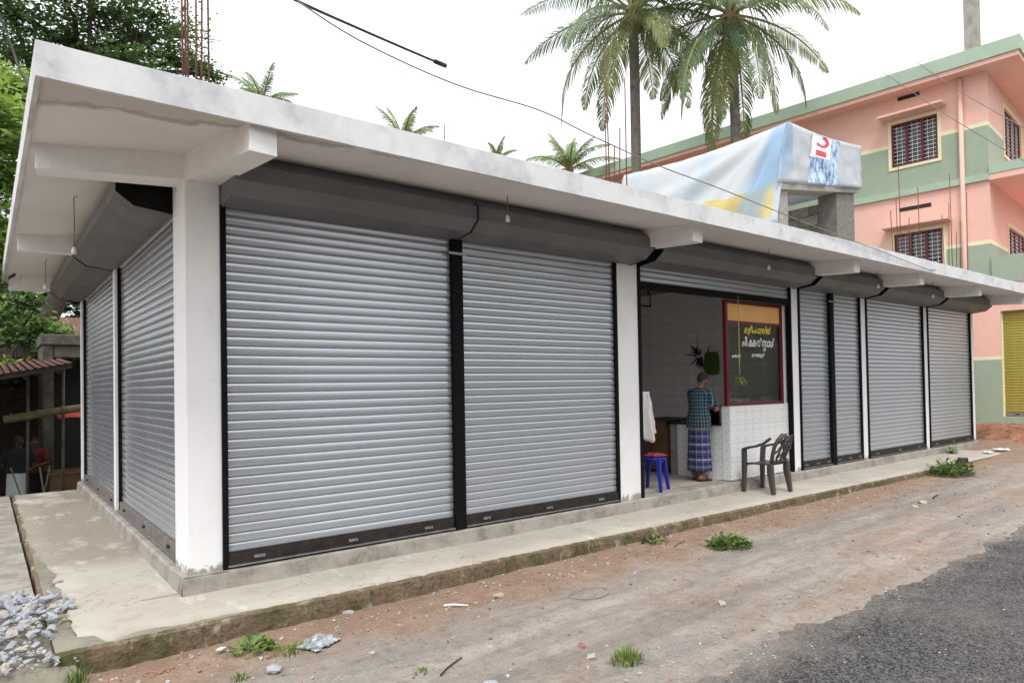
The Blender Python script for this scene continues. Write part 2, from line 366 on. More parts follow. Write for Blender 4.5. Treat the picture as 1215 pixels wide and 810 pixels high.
# ------------------------------------------------------------------ ground, road, pavement
def sm(a, b, t): t = max(0, min(1, (t-a)/(b-a))); return t*t*(3-2*t)
def gz(x, y):
    z = -.33 + .05*sm(0, 6, x) + .03*sm(5, 12, x) + .13*sm(11, 18, x) + .25*sm(17.5, 22, x)
    if y > 7.6: z = lerp(z, -.9, sm(7.6, 8.3, y)*(1-sm(13, 17, x)))
    z -= .03*sm(-2.5, -4.5, y)
    return z
def gfine(x, y):
    return gz(x, y) + .018*nz(x*.9, y*1.2, 3) + .010*nz(x*3, y*3, 7) + (.007*nz(x*9, y*9) + .004*nz(x*21, y*21, 5) if y > -7 else 0)
def axis(segs):
    out = []
    for a, b, s in segs:
        n = max(1, round((b-a)/s)); out += [a+(b-a)*i/n for i in range(n)]
    return out+[segs[-1][1]]
def sheet(name, xs, ys, zf, mat, **k):
    mb = MB(); ny = len(ys)
    for x in xs:
        for y in ys: mb.v.append((x, y, zf(x, y)))
    for i in range(len(xs)-1):
        for j in range(ny-1):
            a = i*ny+j; mb.face((a, a+ny, a+ny+1, a+1))
    return mb.build(name, mat, smooth=True, fix=False, **k)
GX = axis([(-600, -100, 100), (-100, -20, 10), (-20, -2.5, 1), (-2.5, 9, .05), (9, 16, .12), (16, 30, .5), (30, 100, 10), (100, 700, 100)])
GY = axis([(-600, -100, 100), (-100, -20, 10), (-20, -6, 1), (-6, -.6, .05), (-.6, 7.5, 1), (7.5, 8.5, .2), (8.5, 20, 1), (20, 100, 10), (100, 700, 100)])
tag(sheet('ground', GX, GY, gfine, 'ground_dirt'), kind='structure')
def road():
    mb = MB(); xs = axis([(-200, -20, 20), (-20, -1, 1), (-1, 12, .06), (12, 40, 1), (40, 300, 20)]); rows = [0, .03, .07, .12, .2, .3, .42, .55, .7, .85, 1.0, 1.2, 1.4, 1.6, 1.8, 2, 2.3, 2.6, 3, 3.5, 4.2, 5, 6, 7]
    for x in xs:
        e = -3.32 + .22*nz(x*.8, 1) + .13*nz(x*2.6, 4) + .07*nz(x*8, 9) + .04*nz(x*22, 2)
        for q, r in enumerate(rows):
            y = e-r; h = .016*min(1, q/3) - (.012 if q == 0 else 0)
            mb.v.append((x, y, gfine(x, y)+h+.004*nz(x*7, y*7, 2)))
    n = len(rows)
    for i in range(len(xs)-1):
        for j in range(n-1): a = i*n+j; mb.face((a, a+1, a+n+1, a+n))
    tag(mb.build('road', 'asphalt', smooth=True, fix=False), kind='structure')
road()
def edge_y(x): return lerp(-.72, -.92, max(0, min(1, (x-3)/11))) + .015*nz(x*1.7, 5) + .012*nz(x*6, 8)
PZ = -.142
def pavement():
    mb = MB()                                      # old concrete body with mossy kerb face
    xs = axis([(-.93, 6, .025), (6, 18.6, .06)])
    k = None
    for x in xs:
        e = edge_y(x)-.02 + .012*nz(x*13, 3); z = PZ-.022
        col = [(x, .05, z), (x, e+.12, z+.004*nz(x*9, 1)), (x, e+.02+.012*nz(x*31, 1), z+.006*nz(x*14, 2)), (x, e-.005+.014*nz(x*27, 4), z-.02+.008*nz(x*22, 6)), (x, e-.012+.02*nz(x*8, 6)+.018*nz(x*30, 3), z-.08), (x, e-.02+.02*nz(x*5, 8), -.6)]
        mb.v += col
    for i in range(len(xs)-1):
        for j in range(5):
            a = i*6+j; mb.mat = 0 if j < 2 else 1; mb.face((a, a+1, a+7, a+6))
    s0 = len(mb.v); ys = axis([(.05, 7.62, .1)])
    for y in ys:
        x = -.93+.015*nz(y*3, 2)
        mb.v += [(0.02, y, PZ-.022), (x+.03, y, PZ-.022), (x, y, PZ-.04), (x-.01, y, -.6)]
    for i in range(len(ys)-1):
        for j in range(3):
            a = s0+i*4+j; mb.mat = 0 if j < 1 else 1; mb.face((a, a+1, a+5, a+4))
    mb.mat = 1; mb.poly([(-.93, 7.62, PZ-.022), (.02, 7.62, PZ-.022), (.02, 7.62, -1.3), (-.93, 7.62, -1.3)])
    mb.poly([(-.93, edge_y(-.93)-.02, PZ-.03), (-.93, .05, PZ-.03), (-.93, .05, -.6), (-.93, edge_y(-.93)-.02, -.6)])
    tag(mb.build('pavement', ['old_concrete', 'mossy_kerb'], fix=False), kind='structure')
    mb = MB(); n = 7                                # pale cement topping with a broken rim
    for x in axis([(-.80, 18.6, .05)]):
        inn = .012+.10*sm(1.0, -.5, x)*(.65+.9*nz(x*4, 3)) + .012*nz(x*18, 7)
        if x < -.7: inn += .15
        e = edge_y(x)+max(.004, inn)
        for q in range(n):
            t = q/(n-2); y = lerp(.05, e, min(t, 1))
            mb.v.append((x + (.03*nz(y*9, 5)+.02*nz(y*25, 1) if x < -.79 else 0), y - (.012 if q == n-1 else 0), PZ+.004*nz(x*2, y*3)-(.03 if q == n-1 else 0)-(.006 if q == n-2 else 0)))
    cols = len(mb.v)//n
    for i in range(cols-1):
        for j in range(n-1): a = i*n+j; mb.face((a, a+1, a+n+1, a+n))
    s0 = len(mb.v); ys = axis([(.05, 7.6, .06)]); k = 6
    for y in ys:
        x0 = -.78 + .05*nz(y*3, 8)+.025*nz(y*12, 4) - .1*sm(1.5, 3, y)
        for q in range(k):
            mb.v.append((lerp(.02, x0, min(1, q/(k-2))) - (.01 if q == k-1 else 0), y, PZ+.004*nz(q*.5, y*3)-(.03 if q == k-1 else 0)))
    for i in range(len(ys)-1):
        for j in range(k-1): a = s0+i*k+j; mb.face((a, a+1, a+k+1, a+k))
    tag(mb.build('pavement_topping', 'topping_concrete', smooth=True, fix=False), kind='structure')
    tag(sheet('side_path', axis([(-3.2, -.955, .15)]), axis([(-.45, 8.4, .15)]), lambda x, y: PZ-.06+.02*nz(x*2, y*2)+.01*nz(x*7, y*7)-(.5 if y > 8.2 or y < -.3 else 0), 'plinth_concrete'), kind='structure')
pavement()

# ------------------------------------------------------------------ shop building
shop = thing('shop_building', 'long single storey white shop block with grey roller shutters and flat overhanging roof', 'building')
FX = [(0, .27), (5.01, 5.415), (9.13, 9.36), (11.543, 11.765), (14.368, 14.585), (17.065, 17.27)]
def plinth():
    mb = MB()
    for a, b in ((-.055, 17.27),):
        xs = axis([(a, b, .08)])
        for x in xs:
            j = .012*nz(x*5, 2)+.01*nz(x*15, 3)
            mb.v += [(x, .3, 0), (x, -.035+j, -.002+.006*nz(x*7, 1)), (x, -.055+j, -.02), (x, -.075+.02*nz(x*6, 9), PZ-.01), (x, -.08, -.6)]
        for i in range(len(xs)-1):
            for j in range(4): q = i*5+j; mb.face((q, q+1, q+6, q+5))
    s0 = len(mb.v); ys = axis([(-.05, 7.55, .08)])
    for y in ys:
        j = .008*nz(y*6, 4)
        mb.v += [(.3, y, -.004), (-.03+j, y, -.004+.004*nz(y*8, 1)), (-.05+j, y, -.02), (-.06+j, y, PZ-.01), (-.06, y, -.6)]
    for i in range(len(ys)-1):
        for j in range(4): q = s0+i*5+j; mb.face((q, q+1, q+6, q+5))
    mb.poly([(.02, 7.55, 0), (17.27, 7.55, 0), (17.27, 7.55, -1.3), (.02, 7.55, -1.3)]); mb.poly([(17.27, -.05, 0), (17.27, 7.55, 0), (17.27, 7.55, -1.3), (17.27, -.05, -1.3)])
    mb.build('plinth', 'plinth_concrete', shop, fix=False)
    MB().box(.25, 17.2, .25, 7.5, -.3, .004).build('shop_floor', 'floor_cement', shop)
plinth()
for i, (a, b) in enumerate(FX):
    MB().box(a, b, 0, .43 if i == 0 else .26, -.012 if i else -.03, 3.38).build('pillar', 'plaster_white', shop, bevel=.006)
MB().box(0.0, .16, 3.74, 3.86, -.02, 3.38).build('pillar', 'plaster_white', shop, bevel=.005)
MB().box(0.0, .16, 7.40, 7.5, -.02, 3.38).build('pillar', 'plaster_white', shop, bevel=.005)
MB().box(.1, 17.2, 7.42, 7.54, 0, 3.38).build('back_wall', 'inner_plaster', shop)
MB().box(17.1, 17.25, .27, 7.40, .006, 3.38).build('side_wall', 'plaster_white', shop)
# walls of the open unit
MB().box(5.2, 5.3, .27, 4.0, .006, 3.38).build('partition_wall', 'inner_plaster', shop)
iw = MB().box(9.19, 9.3, .27, 4.0, .006, 3.38).build('partition_wall', 'grout', shop)
MB().box(5.31, 9.18, 4.0, 4.1, .006, 3.38).build('inner_wall', 'inner_plaster', shop)
tm = MB().box(-.008, 0, 0, .296, 0, .196).mesh('wall_tile', 'plain_tile')
for r in range(16):
    for c in range(12): link('wall_tile', tm, iw, (9.19-.0008*((r*7+c*5) % 4), .28+c*.3, .03+r*.2))
# roof: flat slab, the overhang falling a little towards the eaves
RX0, RX1, RY0, RY1 = -1.044, 18.25, -1.2, 8.06
def roof():
    mb = MB(); x0, x1, y0, y1 = RX0, RX1, RY0, RY1
    def zs(x, y): return 3.385-.065*max(sm(-.15, -1.2, y), sm(-.1, -1.05, x)*.9)
    xs = sorted(set(axis([(x0+.03, .3, .16), (.3, x1-.03, .6)]))); ys = axis([(y0+.03, .3, .13), (.3, y1-.03, .8)])
    k = len(ys)
    for x in xs:
        for y in ys: mb.v.append((x, y, zs(x, y)))
    for i in range(len(xs)-1):
        for j in range(k-1): a = i*k+j; mb.face((a, a+1, a+k+1, a+k))
    # drip lip and fascia, slightly uneven
    mb.mat = 1
    ring = [(x, y0, 0, -1) for x in axis([(x0, x1, .25)])][:-1] + [(x1, y, 1, 0) for y in axis([(y0, y1, .5)])][:-1] + [(x, y1, 0, 1) for x in axis([(x0, x1, .5)])[::-1]][:-1] + [(x0, y, -1, 0) for y in axis([(y0, y1, .25)])[::-1]][:-1]
    base = len(mb.v); n = len(ring)
    for x, y, nx, ny in ring:
        ix = min(max(x, x0+.03), x1-.03); iy = min(max(y, y0+.03), y1-.03); z = zs(x, y)
        u = x+y; zt = 3.503+.004*nz(u*1.5, 3)+.003*nz(u*8, 2)
        mb.v += [(ix, iy, zs(ix, iy)), (ix, iy, z-.022), (x, y, z-.022+.002*nz(u*3)), (x, y, zt), (min(max(x, x0+.02), x1-.02), min(max(y, y0+.02), y1-.02), zt+.01), (min(max(x, x0+.4), x1-.4), min(max(y, y0+.4), y1-.4), 3.56)]
    for i in range(n):
        j = (i+1) % n
        for q in range(5):
            mb.mat = 1 if q < 3 else 2
            mb.face((base+i*6+q, base+i*6+q+1, base+j*6+q+1, base+j*6+q))
    mb.mat = 2; mb.poly([(x0+.4, y0+.4, 3.56), (x1-.4, y0+.4, 3.56), (x1-.4, y1-.4, 3.56), (x0+.4, y1-.4, 3.56)])
    mb.build('roof_slab', ['soffit_plaster', 'fascia_paint', 'fascia_top'], shop, fix=False)
roof()
def beam(p0, p1, w0, w1, zb0, zb1):     # cantilever beam from the pillar to its end, a little shallower at the tip
    a, b = Vector(p0), Vector(p1); d = (b-a).normalized(); s = Vector((-d.y, d.x))
    r0 = [(*(a+s*w0/2), 3.45), (*(a+s*w0/2), zb0), (*(a-s*w0/2), zb0), (*(a-s*w0/2), 3.45)]
    r1 = [(*(b+s*w1/2), 3.40), (*(b+s*w1/2), zb1), (*(b-s*w1/2), zb1), (*(b-s*w1/2), 3.40)]
    MB().loft([r0, r1]).build('cantilever_beam', 'beam_paint', shop, bevel=.004)
beam((.137, .03), (.265, -1.14), .272, .20, 3.185, 3.122)
beam((.03, .137), (-.965, .27), .272, .20, 3.185, 3.14)
for i, (a, b) in enumerate(FX[1:]):
    c = (a+b)/2+(.06 if i == 0 else .01); beam((c, .06), (c+(.06 if i == 0 else .03), -1.02), .22, .20, 3.185, 3.125)
beam((.06, 3.80), (-.965, 3.80), .12, .14, 3.16, 3.14); beam((.06, 7.46), (-.965, 7.5), .12, .16, 3.16, 3.13)

PITCH = .0785
def slat_mesh(wd, mat='slat_paint'):
    h = PITCH; prof = [(.012, .0), (.012, .0015), (-.0035, .003), (-.0060, .010), (-.0078, .024), (-.0084, .039), (-.0076, .054), (-.0050, .066), (-.002, .072), (.012, .0735), (.012, h)]
    mb = MB(); mb.loft([[(0, y, z) for y, z in prof], [(wd, y, z) for y, z in prof]], closed=False)
    for p in list(range(len(mb.f))): mb.f[p] = tuple(reversed(mb.f[p]))
    return mb.mesh('slat', mat, smooth=True)
def shutter(loc, rot, wd, mull, zt=3.0, z0=0., parent=shop, style='brown', guides=True, open_=False, mat='slat_paint', gm='black_paint'):
    """wd: clear width; mull: x of the middle posts. local x along the wall, local -y outwards"""
    mb = MB(); g = .042 if style == 'brown' else .026
    if guides: mb.box(0, g, -.022, .06, z0-.005, zt+.02); mb.box(wd-g, wd, -.022, .06, z0-.005, zt+.02)
    for q in mull: mb.box(q-.062, q+.062, -.045, .08, z0+.004, zt+.012)
    mb.box(g+.001, wd-g-.001, .05, .055, zt-.09, zt+.05)
    sh = mb.build('roller_shutter', gm, parent, loc=loc, rot=rot)
    edges = [g*.5]+sum([[q-.062, q+.062] for q in mull], [])+[wd-g*.5]
    zb = zt-.19 if open_ else z0+.125
    for s in range(len(edges)//2):
        a, b = edges[2*s], edges[2*s+1]; me = slat_mesh(b-a, mat)
        z = zb; k = 0
        while z < zt+.02:
            link('slat', me, sh, (a+.0015*((k*37) % 5-2), .022+.0012*((k*53) % 3-1), z)); z += PITCH; k += 1
        if open_:
            mb = MB().box(a+.03, b-.03, -.012, .02, zb-.10, zb-.002); mb.box(a+.03, b-.03, -.04, -.013, zb-.10, zb-.085); mb.build('bottom_rail', 'black_paint', sh)
        else:
            mb = MB(); mb.mat = 0 if style == 'brown' else 2; mb.box(a+.012, b-.012, -.016, .02, z0+.018, z0+.124)
            mb.mat = 1; mb.box(a+.012, b-.012, -.045, -.0165, z0+.018, z0+.028)
            for u in (.12, .5, .86):                                # lock plates
                x = lerp(a, b, u); mb.mat = 1 if style == 'brown' else 0; mb.box(x-.045, x+.045, -.024, -.0165, z0+.06, z0+.085); mb.box(x+.02, x+.035, -.04, -.0245, z0+.062, z0+.08)
            mb.build('bottom_rail', ['rail_brown', 'rail_lip', 'rail_grey'], sh)
    for q in mull:                                                  # little bracket plate at the head of the middle post
        MB().box(q-.11, q+.11, -.053, -.046, zt-.16, zt-.135).build('head_bracket', 'rail_lip', sh)
    return sh
HOOD = [(.0, 3.36), (-.30, 3.378), (-.42, 3.262), (-.42, 3.13), (-.29, 3.03), (-.05, 3.0), (.0, 3.0)]
def hood(loc, rot, a, b, seam=None, y0=0.):
    mb = MB(); mb.prism([(p[0]+y0, p[1]) for p in HOOD], 0, a, b)
    mb.mat = 1
    for x in ((a, b) if seam is None else (seam, b)):            # end rims / seams
        big = [(-.0, 3.30), (-.29, 3.373), (-.427, 3.265), (-.427, 3.127), (-.295, 3.024), (0, 2.99)]
        if x == seam: mb.prism([(p[0]*1.004+y0, p[1]) for p in big], 0, x-.006, x+.006)
        else: mb.prism([(p[0]+y0, p[1]) for p in big], 0, x-.012 if x == a else x-.002, x+.002 if x == a else x+.012)
    mb.build('shutter_hood', ['hood_metal', 'black_paint'], shop, loc=loc, rot=rot)
    # back lintel strip
bays = [(.27, 5.01, [2.6-.27]), (5.415, 9.13, []), (9.36, 11.543, [10.427-9.36]), (11.765, 14.368, []), (14.585, 17.065, [])]
for i, (a, b, mu) in enumerate(bays):
    shutter((a, .0, 0), (0, 0, 0), b-a, mu, open_=(i == 1))
    hood((0, 0, 0), (0, 0, 0), a+.005 if i == 0 else a+.02, b+.26 if i == 0 else b+.11, 2.6 if i == 0 else None)
for a, b in ((.43, 3.74), (3.86, 7.40)):
    shutter((.055, b, 0), (0, 0, -math.pi/2), b-a, [], style='grey')
    hood((0, b, 0), (0, 0, -math.pi/2), -.05, b-a-.01 if a < 1 else b-a+.05)
# lintel band behind the shutter heads
MB().box(.27, 17.1, .08, .2, 3.02, 3.38).build('lintel', 'inner_plaster', shop)
MB().box(.06, .16, .43, 7.4, 3.02, 3.38).build('lintel', 'inner_plaster', shop)
# starter bars above the pillars
def bars(cx, cy, n, top, sx, sy, lean=.02, z0=3.54):
    for i in range(n):
        x = cx+sx*((i*.618) % 1-.5)*2; y = cy+sy*((i*.37) % 1-.5)*2; h = top*(1-.22*((i*.73) % 1))
        dx, dy = RNG.uniform(-lean, lean), RNG.uniform(-lean, lean)
        MB().tube([(x, y, z0), (x+dx*.4, y+dy*.4, z0+(h-z0)*.5), (x+dx, y+dy, h)], .0085, 6).build('starter_bar', 'rebar_rust', shop, smooth=True)
bars(.15, .2, 6, 6.3, .11, .1); bars(5.25, .2, 5, 5.75, .2, .1, .03); bars(9.6, 3.5, 2, 5.2, .2, .1)
bars(14.35, .25, 6, 5.9, .6, .12, .05); bars(17.1, .25, 6, 6.25, .6, .12, .06)
bars(5.1, 4.0, 1, 6.0, .1, .1); bars(4.7, 4.0, 1, 5.6, .1, .1)

# ------------------------------------------------------------------ bulb holders under the roof
holder_spots = [((2.82, -.62), 3.375, 3.10, 'white bulb holder hanging by a red cord before the wide double shutter'),
                ((7.53, -.6), 3.37, 3.06, 'white bulb holder hanging above the open shop front'),
                ((10.96, -.6), 3.37, 3.06, 'white bulb holder hanging in front of the narrow double shutter'),
                ((13.31, -.6), 3.37, 3.05, 'white bulb holder hanging before the second last shutter of the front'),
                ((-.6, 1.72), 3.35, 2.80, 'white bulb holder on a long cord by the side shutter nearest the corner pillar'),
                ((-.6, 5.5), 3.35, 2.93, 'white bulb holder on a long cord by the rearmost side shutter')]
for (x, y), zt, zb, lab in holder_spots:
    t = thing('bulb_holder', lab, 'lamp holder', (x, y, zb), 0, 'bulb holders hanging under the roof')
    MB().tube([(0, 0, .045), (.006, .004, (zt-zb)*.5), (0, 0, zt-zb+.01)], .0045, 6).build('cord', 'cord', t, smooth=True)
    MB().tube([(0, 0, 0), (0, 0, .03), (0, 0, .034), (0, 0, .055), (0, 0, .066)], [.022, .022, .019, .016, .006], 12).build('socket', 'plastic_white', t, smooth=True)
    MB().tube([(0, 0, zt-zb-.012), (0, 0, zt-zb+.015)], [.03, .03], 10).build('ceiling_rose', 'plastic_white', t, smooth=True)

# ------------------------------------------------------------------ open shop: counter, glazed screen, things inside
CX0, CX1, CY0, CY1, CH = 7.46, 9.12, .06, 1.16, 1.10
ctr = thing('tiled_counter', 'white tiled shop counter with small grey motifs and black granite ledge', 'counter', (CX0, CY0, 0))
MB().box(0, CX1-CX0, 0, .12, .005, CH).build('front_body', 'grout', ctr)
MB().box(0, .12, .121, CY1-CY0, .005, .82).build('side_body', 'grout', ctr)
MB().box(-.05, .40, .121, CY1-CY0+.05, .822, .852).build('ledge', 'granite', ctr, bevel=.004)
tf = MB().box(0, .202, -.008, 0, 0, .27).mesh('tile', 'motif_tile'); ts = MB().box(-.008, 0, 0, .202, 0, .27).mesh('tile', 'motif_tile')
for r in range(4):
    for c in range(8): link('tile', tf, ctr, (.006+c*.2055, -.0005*((r+c) % 2), .012+r*.2735))
    if r < 3:
        for c in range(4): link('tile', ts, ctr, (-.0005*((r+c) % 2), .135+c*.2055, .008+r*.2735))
link('tile', MB().box(-.008, 0, 0, .118, .012, CH-.005).mesh('tile', 'motif_tile'), ctr, (0, .004, 0))
MB().box(-.012, CX1-CX0, -.012, .125, CH+.001, CH+.012).build('top_tile', 'motif_tile', ctr)
scr = thing('glazed_screen', 'maroon framed glass screen lettered in yellow and white above the tiled counter', 'screen', (CX0, CY0+.02, CH+.013))
SW, SH = CX1-CX0, 1.60
mb = MB(); mb.box(0, .055, 0, .06, 0, SH); mb.box(SW-.16, SW-.10, 0, .06, 0, SH); mb.box(.056, SW-.161, .002, .058, 0, .05); mb.box(.056, SW-.161, .002, .058, SH-.05, SH); mb.box(.056, SW-.161, .002, .058, 1.245, 1.29)
mb.build('frame', 'maroon_paint', scr, bevel=.003)
MB().box(.05, SW-.155, .025, .031, .045, 1.25).build('pane', 'window_glass', scr)
MB().box(.05, SW-.155, .02, .035, 1.285, SH-.045).build('header_panel', 'orange_panel', scr)
MB().box(SW-.098, SW-.005, .0, .06, -1.09, SH+.02).build('side_strip', 'house_white', scr)
def glyph(txt):
    cu = bpy.data.curves.new('lettering', 'FONT'); cu.body = txt; cu.size = 1; cu.offset = .018; cu.resolution_u = 4
    ob = bpy.data.objects.new('tmp', cu); COL.objects.link(ob); dg = bpy.context.evaluated_depsgraph_get()
    me = bpy.data.meshes.new_from_object(ob.evaluated_get(dg)); bpy.data.objects.remove(ob)
    return [v.co.copy() for v in me.vertices], [tuple(p.vertices) for p in me.polygons]
def lettering(parts, px0, px1, py0, py1, mat):
    """parts: (characters, overlap with the one before, vertical offset, scale); fitted to the box it fills on the pane"""
    mb = MB(); pen = 0; prev = 0
    for txt, ov, dy, sc in parts:
        v, f = glyph(txt)
        if not v: continue
        a, b = min(q.x for q in v), max(q.x for q in v); x = (prev if dy else pen)+.05-ov; k = len(mb.v)
        mb.v += [((q.x-a)*sc+x, 0, q.y*sc+dy) for q in v]
        for q in f: mb.face(tuple(k+i for i in q))
        if not dy: prev = x; pen = x+(b-a)*sc
    xs_ = [q[0] for q in mb.v]; zs_ = [q[2] for q in mb.v]; a, b, c, d = min(xs_), max(xs_), min(zs_), max(zs_)
    p0, p1 = at(px0, py1, 1, CY0+.04), at(px1, py0, 1, CY0+.04); zl, zr = at((px0+px1)/2, py1, 1, CY0+.04).z, at((px0+px1)/2, py0, 1, CY0+.04).z
    mb.v = [((q[0]-a)/(b-a)*(p1.x-p0.x), 0, (q[2]-c)/(d-c)*(zr-zl)) for q in mb.v]
    mb.build('lettering', mat, scr, fix=False, loc=(p0.x-CX0, .021, zl-CH-.013))
lettering([('കു', 0, 0, 1), ('ര', 0, 0, 1), ('ീ', .3, 0, 1), ('പ', 0, 0, 1), ('പ', .12, 0, 1), ('ാ', 0, 0, 1), ('റ', 0, 0, 1), ('യി', 0, 0, 1), ('ൽ', 0, 0, 1)], 883, 914.5, 386.5, 398, 'vinyl_yellow')
lettering([('ചി', 0, 0, 1), ('ക', -.22, 0, 1), ('ക', .25, 0, 1), ('ൻ', -.05, 0, 1), ('സ', 0, 0, 1), ('ററ', -.1, -.42, .5), ('ാ', 0, 0, 1), ('ൾ', 0, 0, 1)], 880.5, 918.8, 400, 416.5, 'vinyl_white')
lettering([('കോ', 0, 0, 1), ('ഴി', 0, 0, 1)], 868.5, 878.5, 419.5, 424, 'vinyl_white'); lettering([('കാ', 0, 0, 1), ('ട', 0, 0, 1), ('മു', 0, 0, 1), ('ൾ', 0, 0, 1)], 892, 907.5, 418.5, 424.5, 'vinyl_white')
# little charm of leaves and lime on a string in front of the glass
ch = thing('hanging_charm', 'yellow string with a small leafy lime charm hanging before the glass screen', 'charm', (7.62, -.03, 1.45))
MB().tube([(0, 0, .12), (.01, .005, .6), (.0, .0, 1.3)], .007, 6).build('string', 'cord_yellow', ch, smooth=True)
MB().ell((0, 0, .06), (.028, .028, .035)).build('lime', 'leaf_yellow', ch, smooth=True)
mb = MB()
for i in range(16):
    a = i*2.4; l = .10+.06*((i*.37) % 1); d = Vector((math.cos(a), math.sin(a)*.7, .5*math.sin(i*1.7)-.1)).normalized(); s = d.cross(Vector((0, 0, 1))).normalized()*.022
    p = Vector((0, 0, .05)); q = p+d*l*.5+Vector((0, 0, .02)); mb.poly([p, q+s, p+d*l-Vector((0, 0, .02)), q-s])
mb.build('leaf_bunch', 'leaf_bright', ch, fix=False)
# stool with cloth
st = thing('plastic_stool', 'blue plastic stool just inside the open shop', 'stool', (6.02, .30, .004), R_(20))
mb = MB(); mb.tube([(0, 0, .425), (0, 0, .44), (0, 0, .452), (0, 0, .458)], [.165, .175, .168, .12], 24); mb.build('seat', 'plastic_blue', st, smooth=True)
for sx in (-1, 1):
    for sy in (-1, 1):
        mb = MB(); c0 = Vector((sx*.105, sy*.105, .43)); c1 = Vector((sx*.155, sy*.155, 0))
        def sq(c, w): return [(c.x-w, c.y-w, c.z), (c.x+w, c.y-w, c.z), (c.x+w, c.y+w, c.z), (c.x-w, c.y+w, c.z)]
        mb.loft([sq(c0, .036), sq(c0.lerp(c1, .25), .028), sq(c1, .021)]).build('leg', 'plastic_blue', st, bevel=.006)
MB().tube([(.155*math.cos(a*math.pi/12)*.86, .155*math.sin(a*math.pi/12)*.86, .40) for a in range(25)], .014, 6).build('apron', 'plastic_blue', st, smooth=True)
def drape(name, label, cat, mat, loc, pts_fn, nu, nv, rot=0):
    mb = MB()
    for i in range(nu):
        for j in range(nv): mb.v.append(tuple(pts_fn(i/(nu-1), j/(nv-1))))
    for i in range(nu-1):
        for j in range(nv-1): a = i*nv+j; mb.face((a, a+1, a+nv+1, a+nv))
    o = mb.build(name, mat, smooth=True, fix=False, loc=loc, rot=(0, 0, rot)); so_ = o.modifiers.new('thick', 'SOLIDIFY'); so_.thickness = .004
    return tag(o, label, cat)
drape('folded_cloth', 'crumpled red and white cloth lying on the blue stool', 'cloth', 'cloth_red', (6.04, .30, .472), lambda u, v: (lerp(-.15, .15, u), lerp(-.12, .12, v), .03+.022*nz(u*4, v*4, 3)+.012*nz(u*11, v*9)-.03*sm(.35, .5, max(abs(u-.5), abs(v-.5)))), 18, 16)
drape('white_towel', 'white towel hanging from a hook beside the shop pillar', 'towel', 'cloth_white', (5.99, .40, -.06), lambda u, v: (lerp(-.05, .10+.16*v, u)+.02*nz(v*3, u*3), .05*math.sin(u*9)*(.3+v)+.02*nz(u*6, v*5), lerp(1.42, .70+.25*abs(u-.45)+.03*nz(u*9, 2), v)), 24, 20)
t = thing('wall_hook', 'black iron bracket fixed high inside the open shop', 'bracket', (6.02, .4, 2.56))
MB().tube([(-.60, 0, 0), (.12, 0, .0), (.12, 0, .16), (.08, 0, .18), (.08, 0, .28)], .012, 6).build('rod', 'black_paint', t, smooth=True)
MB().box(-.722, -.60, -.05, .05, -.05, .05).build('wall_plate', 'black_paint', t)
MB().tube([(.06, -.08, .47), (.06, -.06, .455), (-.0, 0, 0.0)][:2], .01, 6).build('pin', 'black_paint', t)
t = thing('wooden_cabinet', 'dark brown wooden cabinet standing beside the tiled counter', 'cabinet', (7.44, 1.24, .004))
mb = MB().box(0, .62, 0, .5, .06, .86); mb.build('carcass', 'wood_brown', t, bevel=.006)
MB().box(-.03, .66, -.03, .53, .861, .885).build('top', 'dark_timber', t)
for q in (.02, .32): d = MB().box(q, q+.28, -.015, -.001, .10, .82).build('door', 'wood_brown', t, bevel=.004); MB().box(q+.12, q+.15, -.035, -.0155, .44, .5).build('handle', 'black_paint', d)
for x in (.03, .53):
    for y in (.03, .41): MB().box(x, x+.06, y, y+.06, 0, .06).build('foot', 'dark_timber', t)
t = thing('green_bag', 'green bag hanging on the tiled wall inside the open shop', 'bag', (9.13, 1.50, 1.62), -math.pi/2)
MB().loft([[(x*w, y*.05-.05, z) for x, y in ((-.5, -1), (.5, -1), (.5, 1), (-.5, 1))] for w, z in ((.24, 0), (.28, .08), (.26, .32), (.22, .40))]).build('body', 'bag_green', t, bevel=.02)
MB().tube([(-.09, -.05, .38), (-.05, -.05, .50), (.0, -.05, .55), (.05, -.05, .50), (.09, -.05, .38)], .009, 6).build('strap', 'bag_green', t, smooth=True)
t = thing('dried_bunch', 'dark dried bunch hanging beside the green bag', 'bunch', (9.08, 1.80, 1.74))
MB().tube([(0, 0, .3), (0, 0, .6)], .006, 6).build('string', 'cord', t)
mb = MB()
for i in range(70):
    d = Vector((RNG.gauss(0, 1), RNG.gauss(0, .5), RNG.gauss(-.2, .9))).normalized(); p = Vector((0, -.03, .22))+d*RNG.uniform(.02, .12); l = RNG.uniform(.08, .2)
    s = d.cross(Vector((.2, .3, 1))).normalized()*.02; mb.poly([p, p+d*l*.5+s, p+d*l, p+d*l*.5-s])
mb.build('leaf_bunch', 'bark', t, fix=False)
t = thing('weighing_box', 'small black box standing on the granite ledge', 'box', (7.60, .42, .852))
MB().box(0, .15, 0, .22, 0, .20).build('body', 'black_paint', t, bevel=.01); MB().box(-.006, -.001, .05, .17, .05, .14).build('panel', 'rail_grey', t)

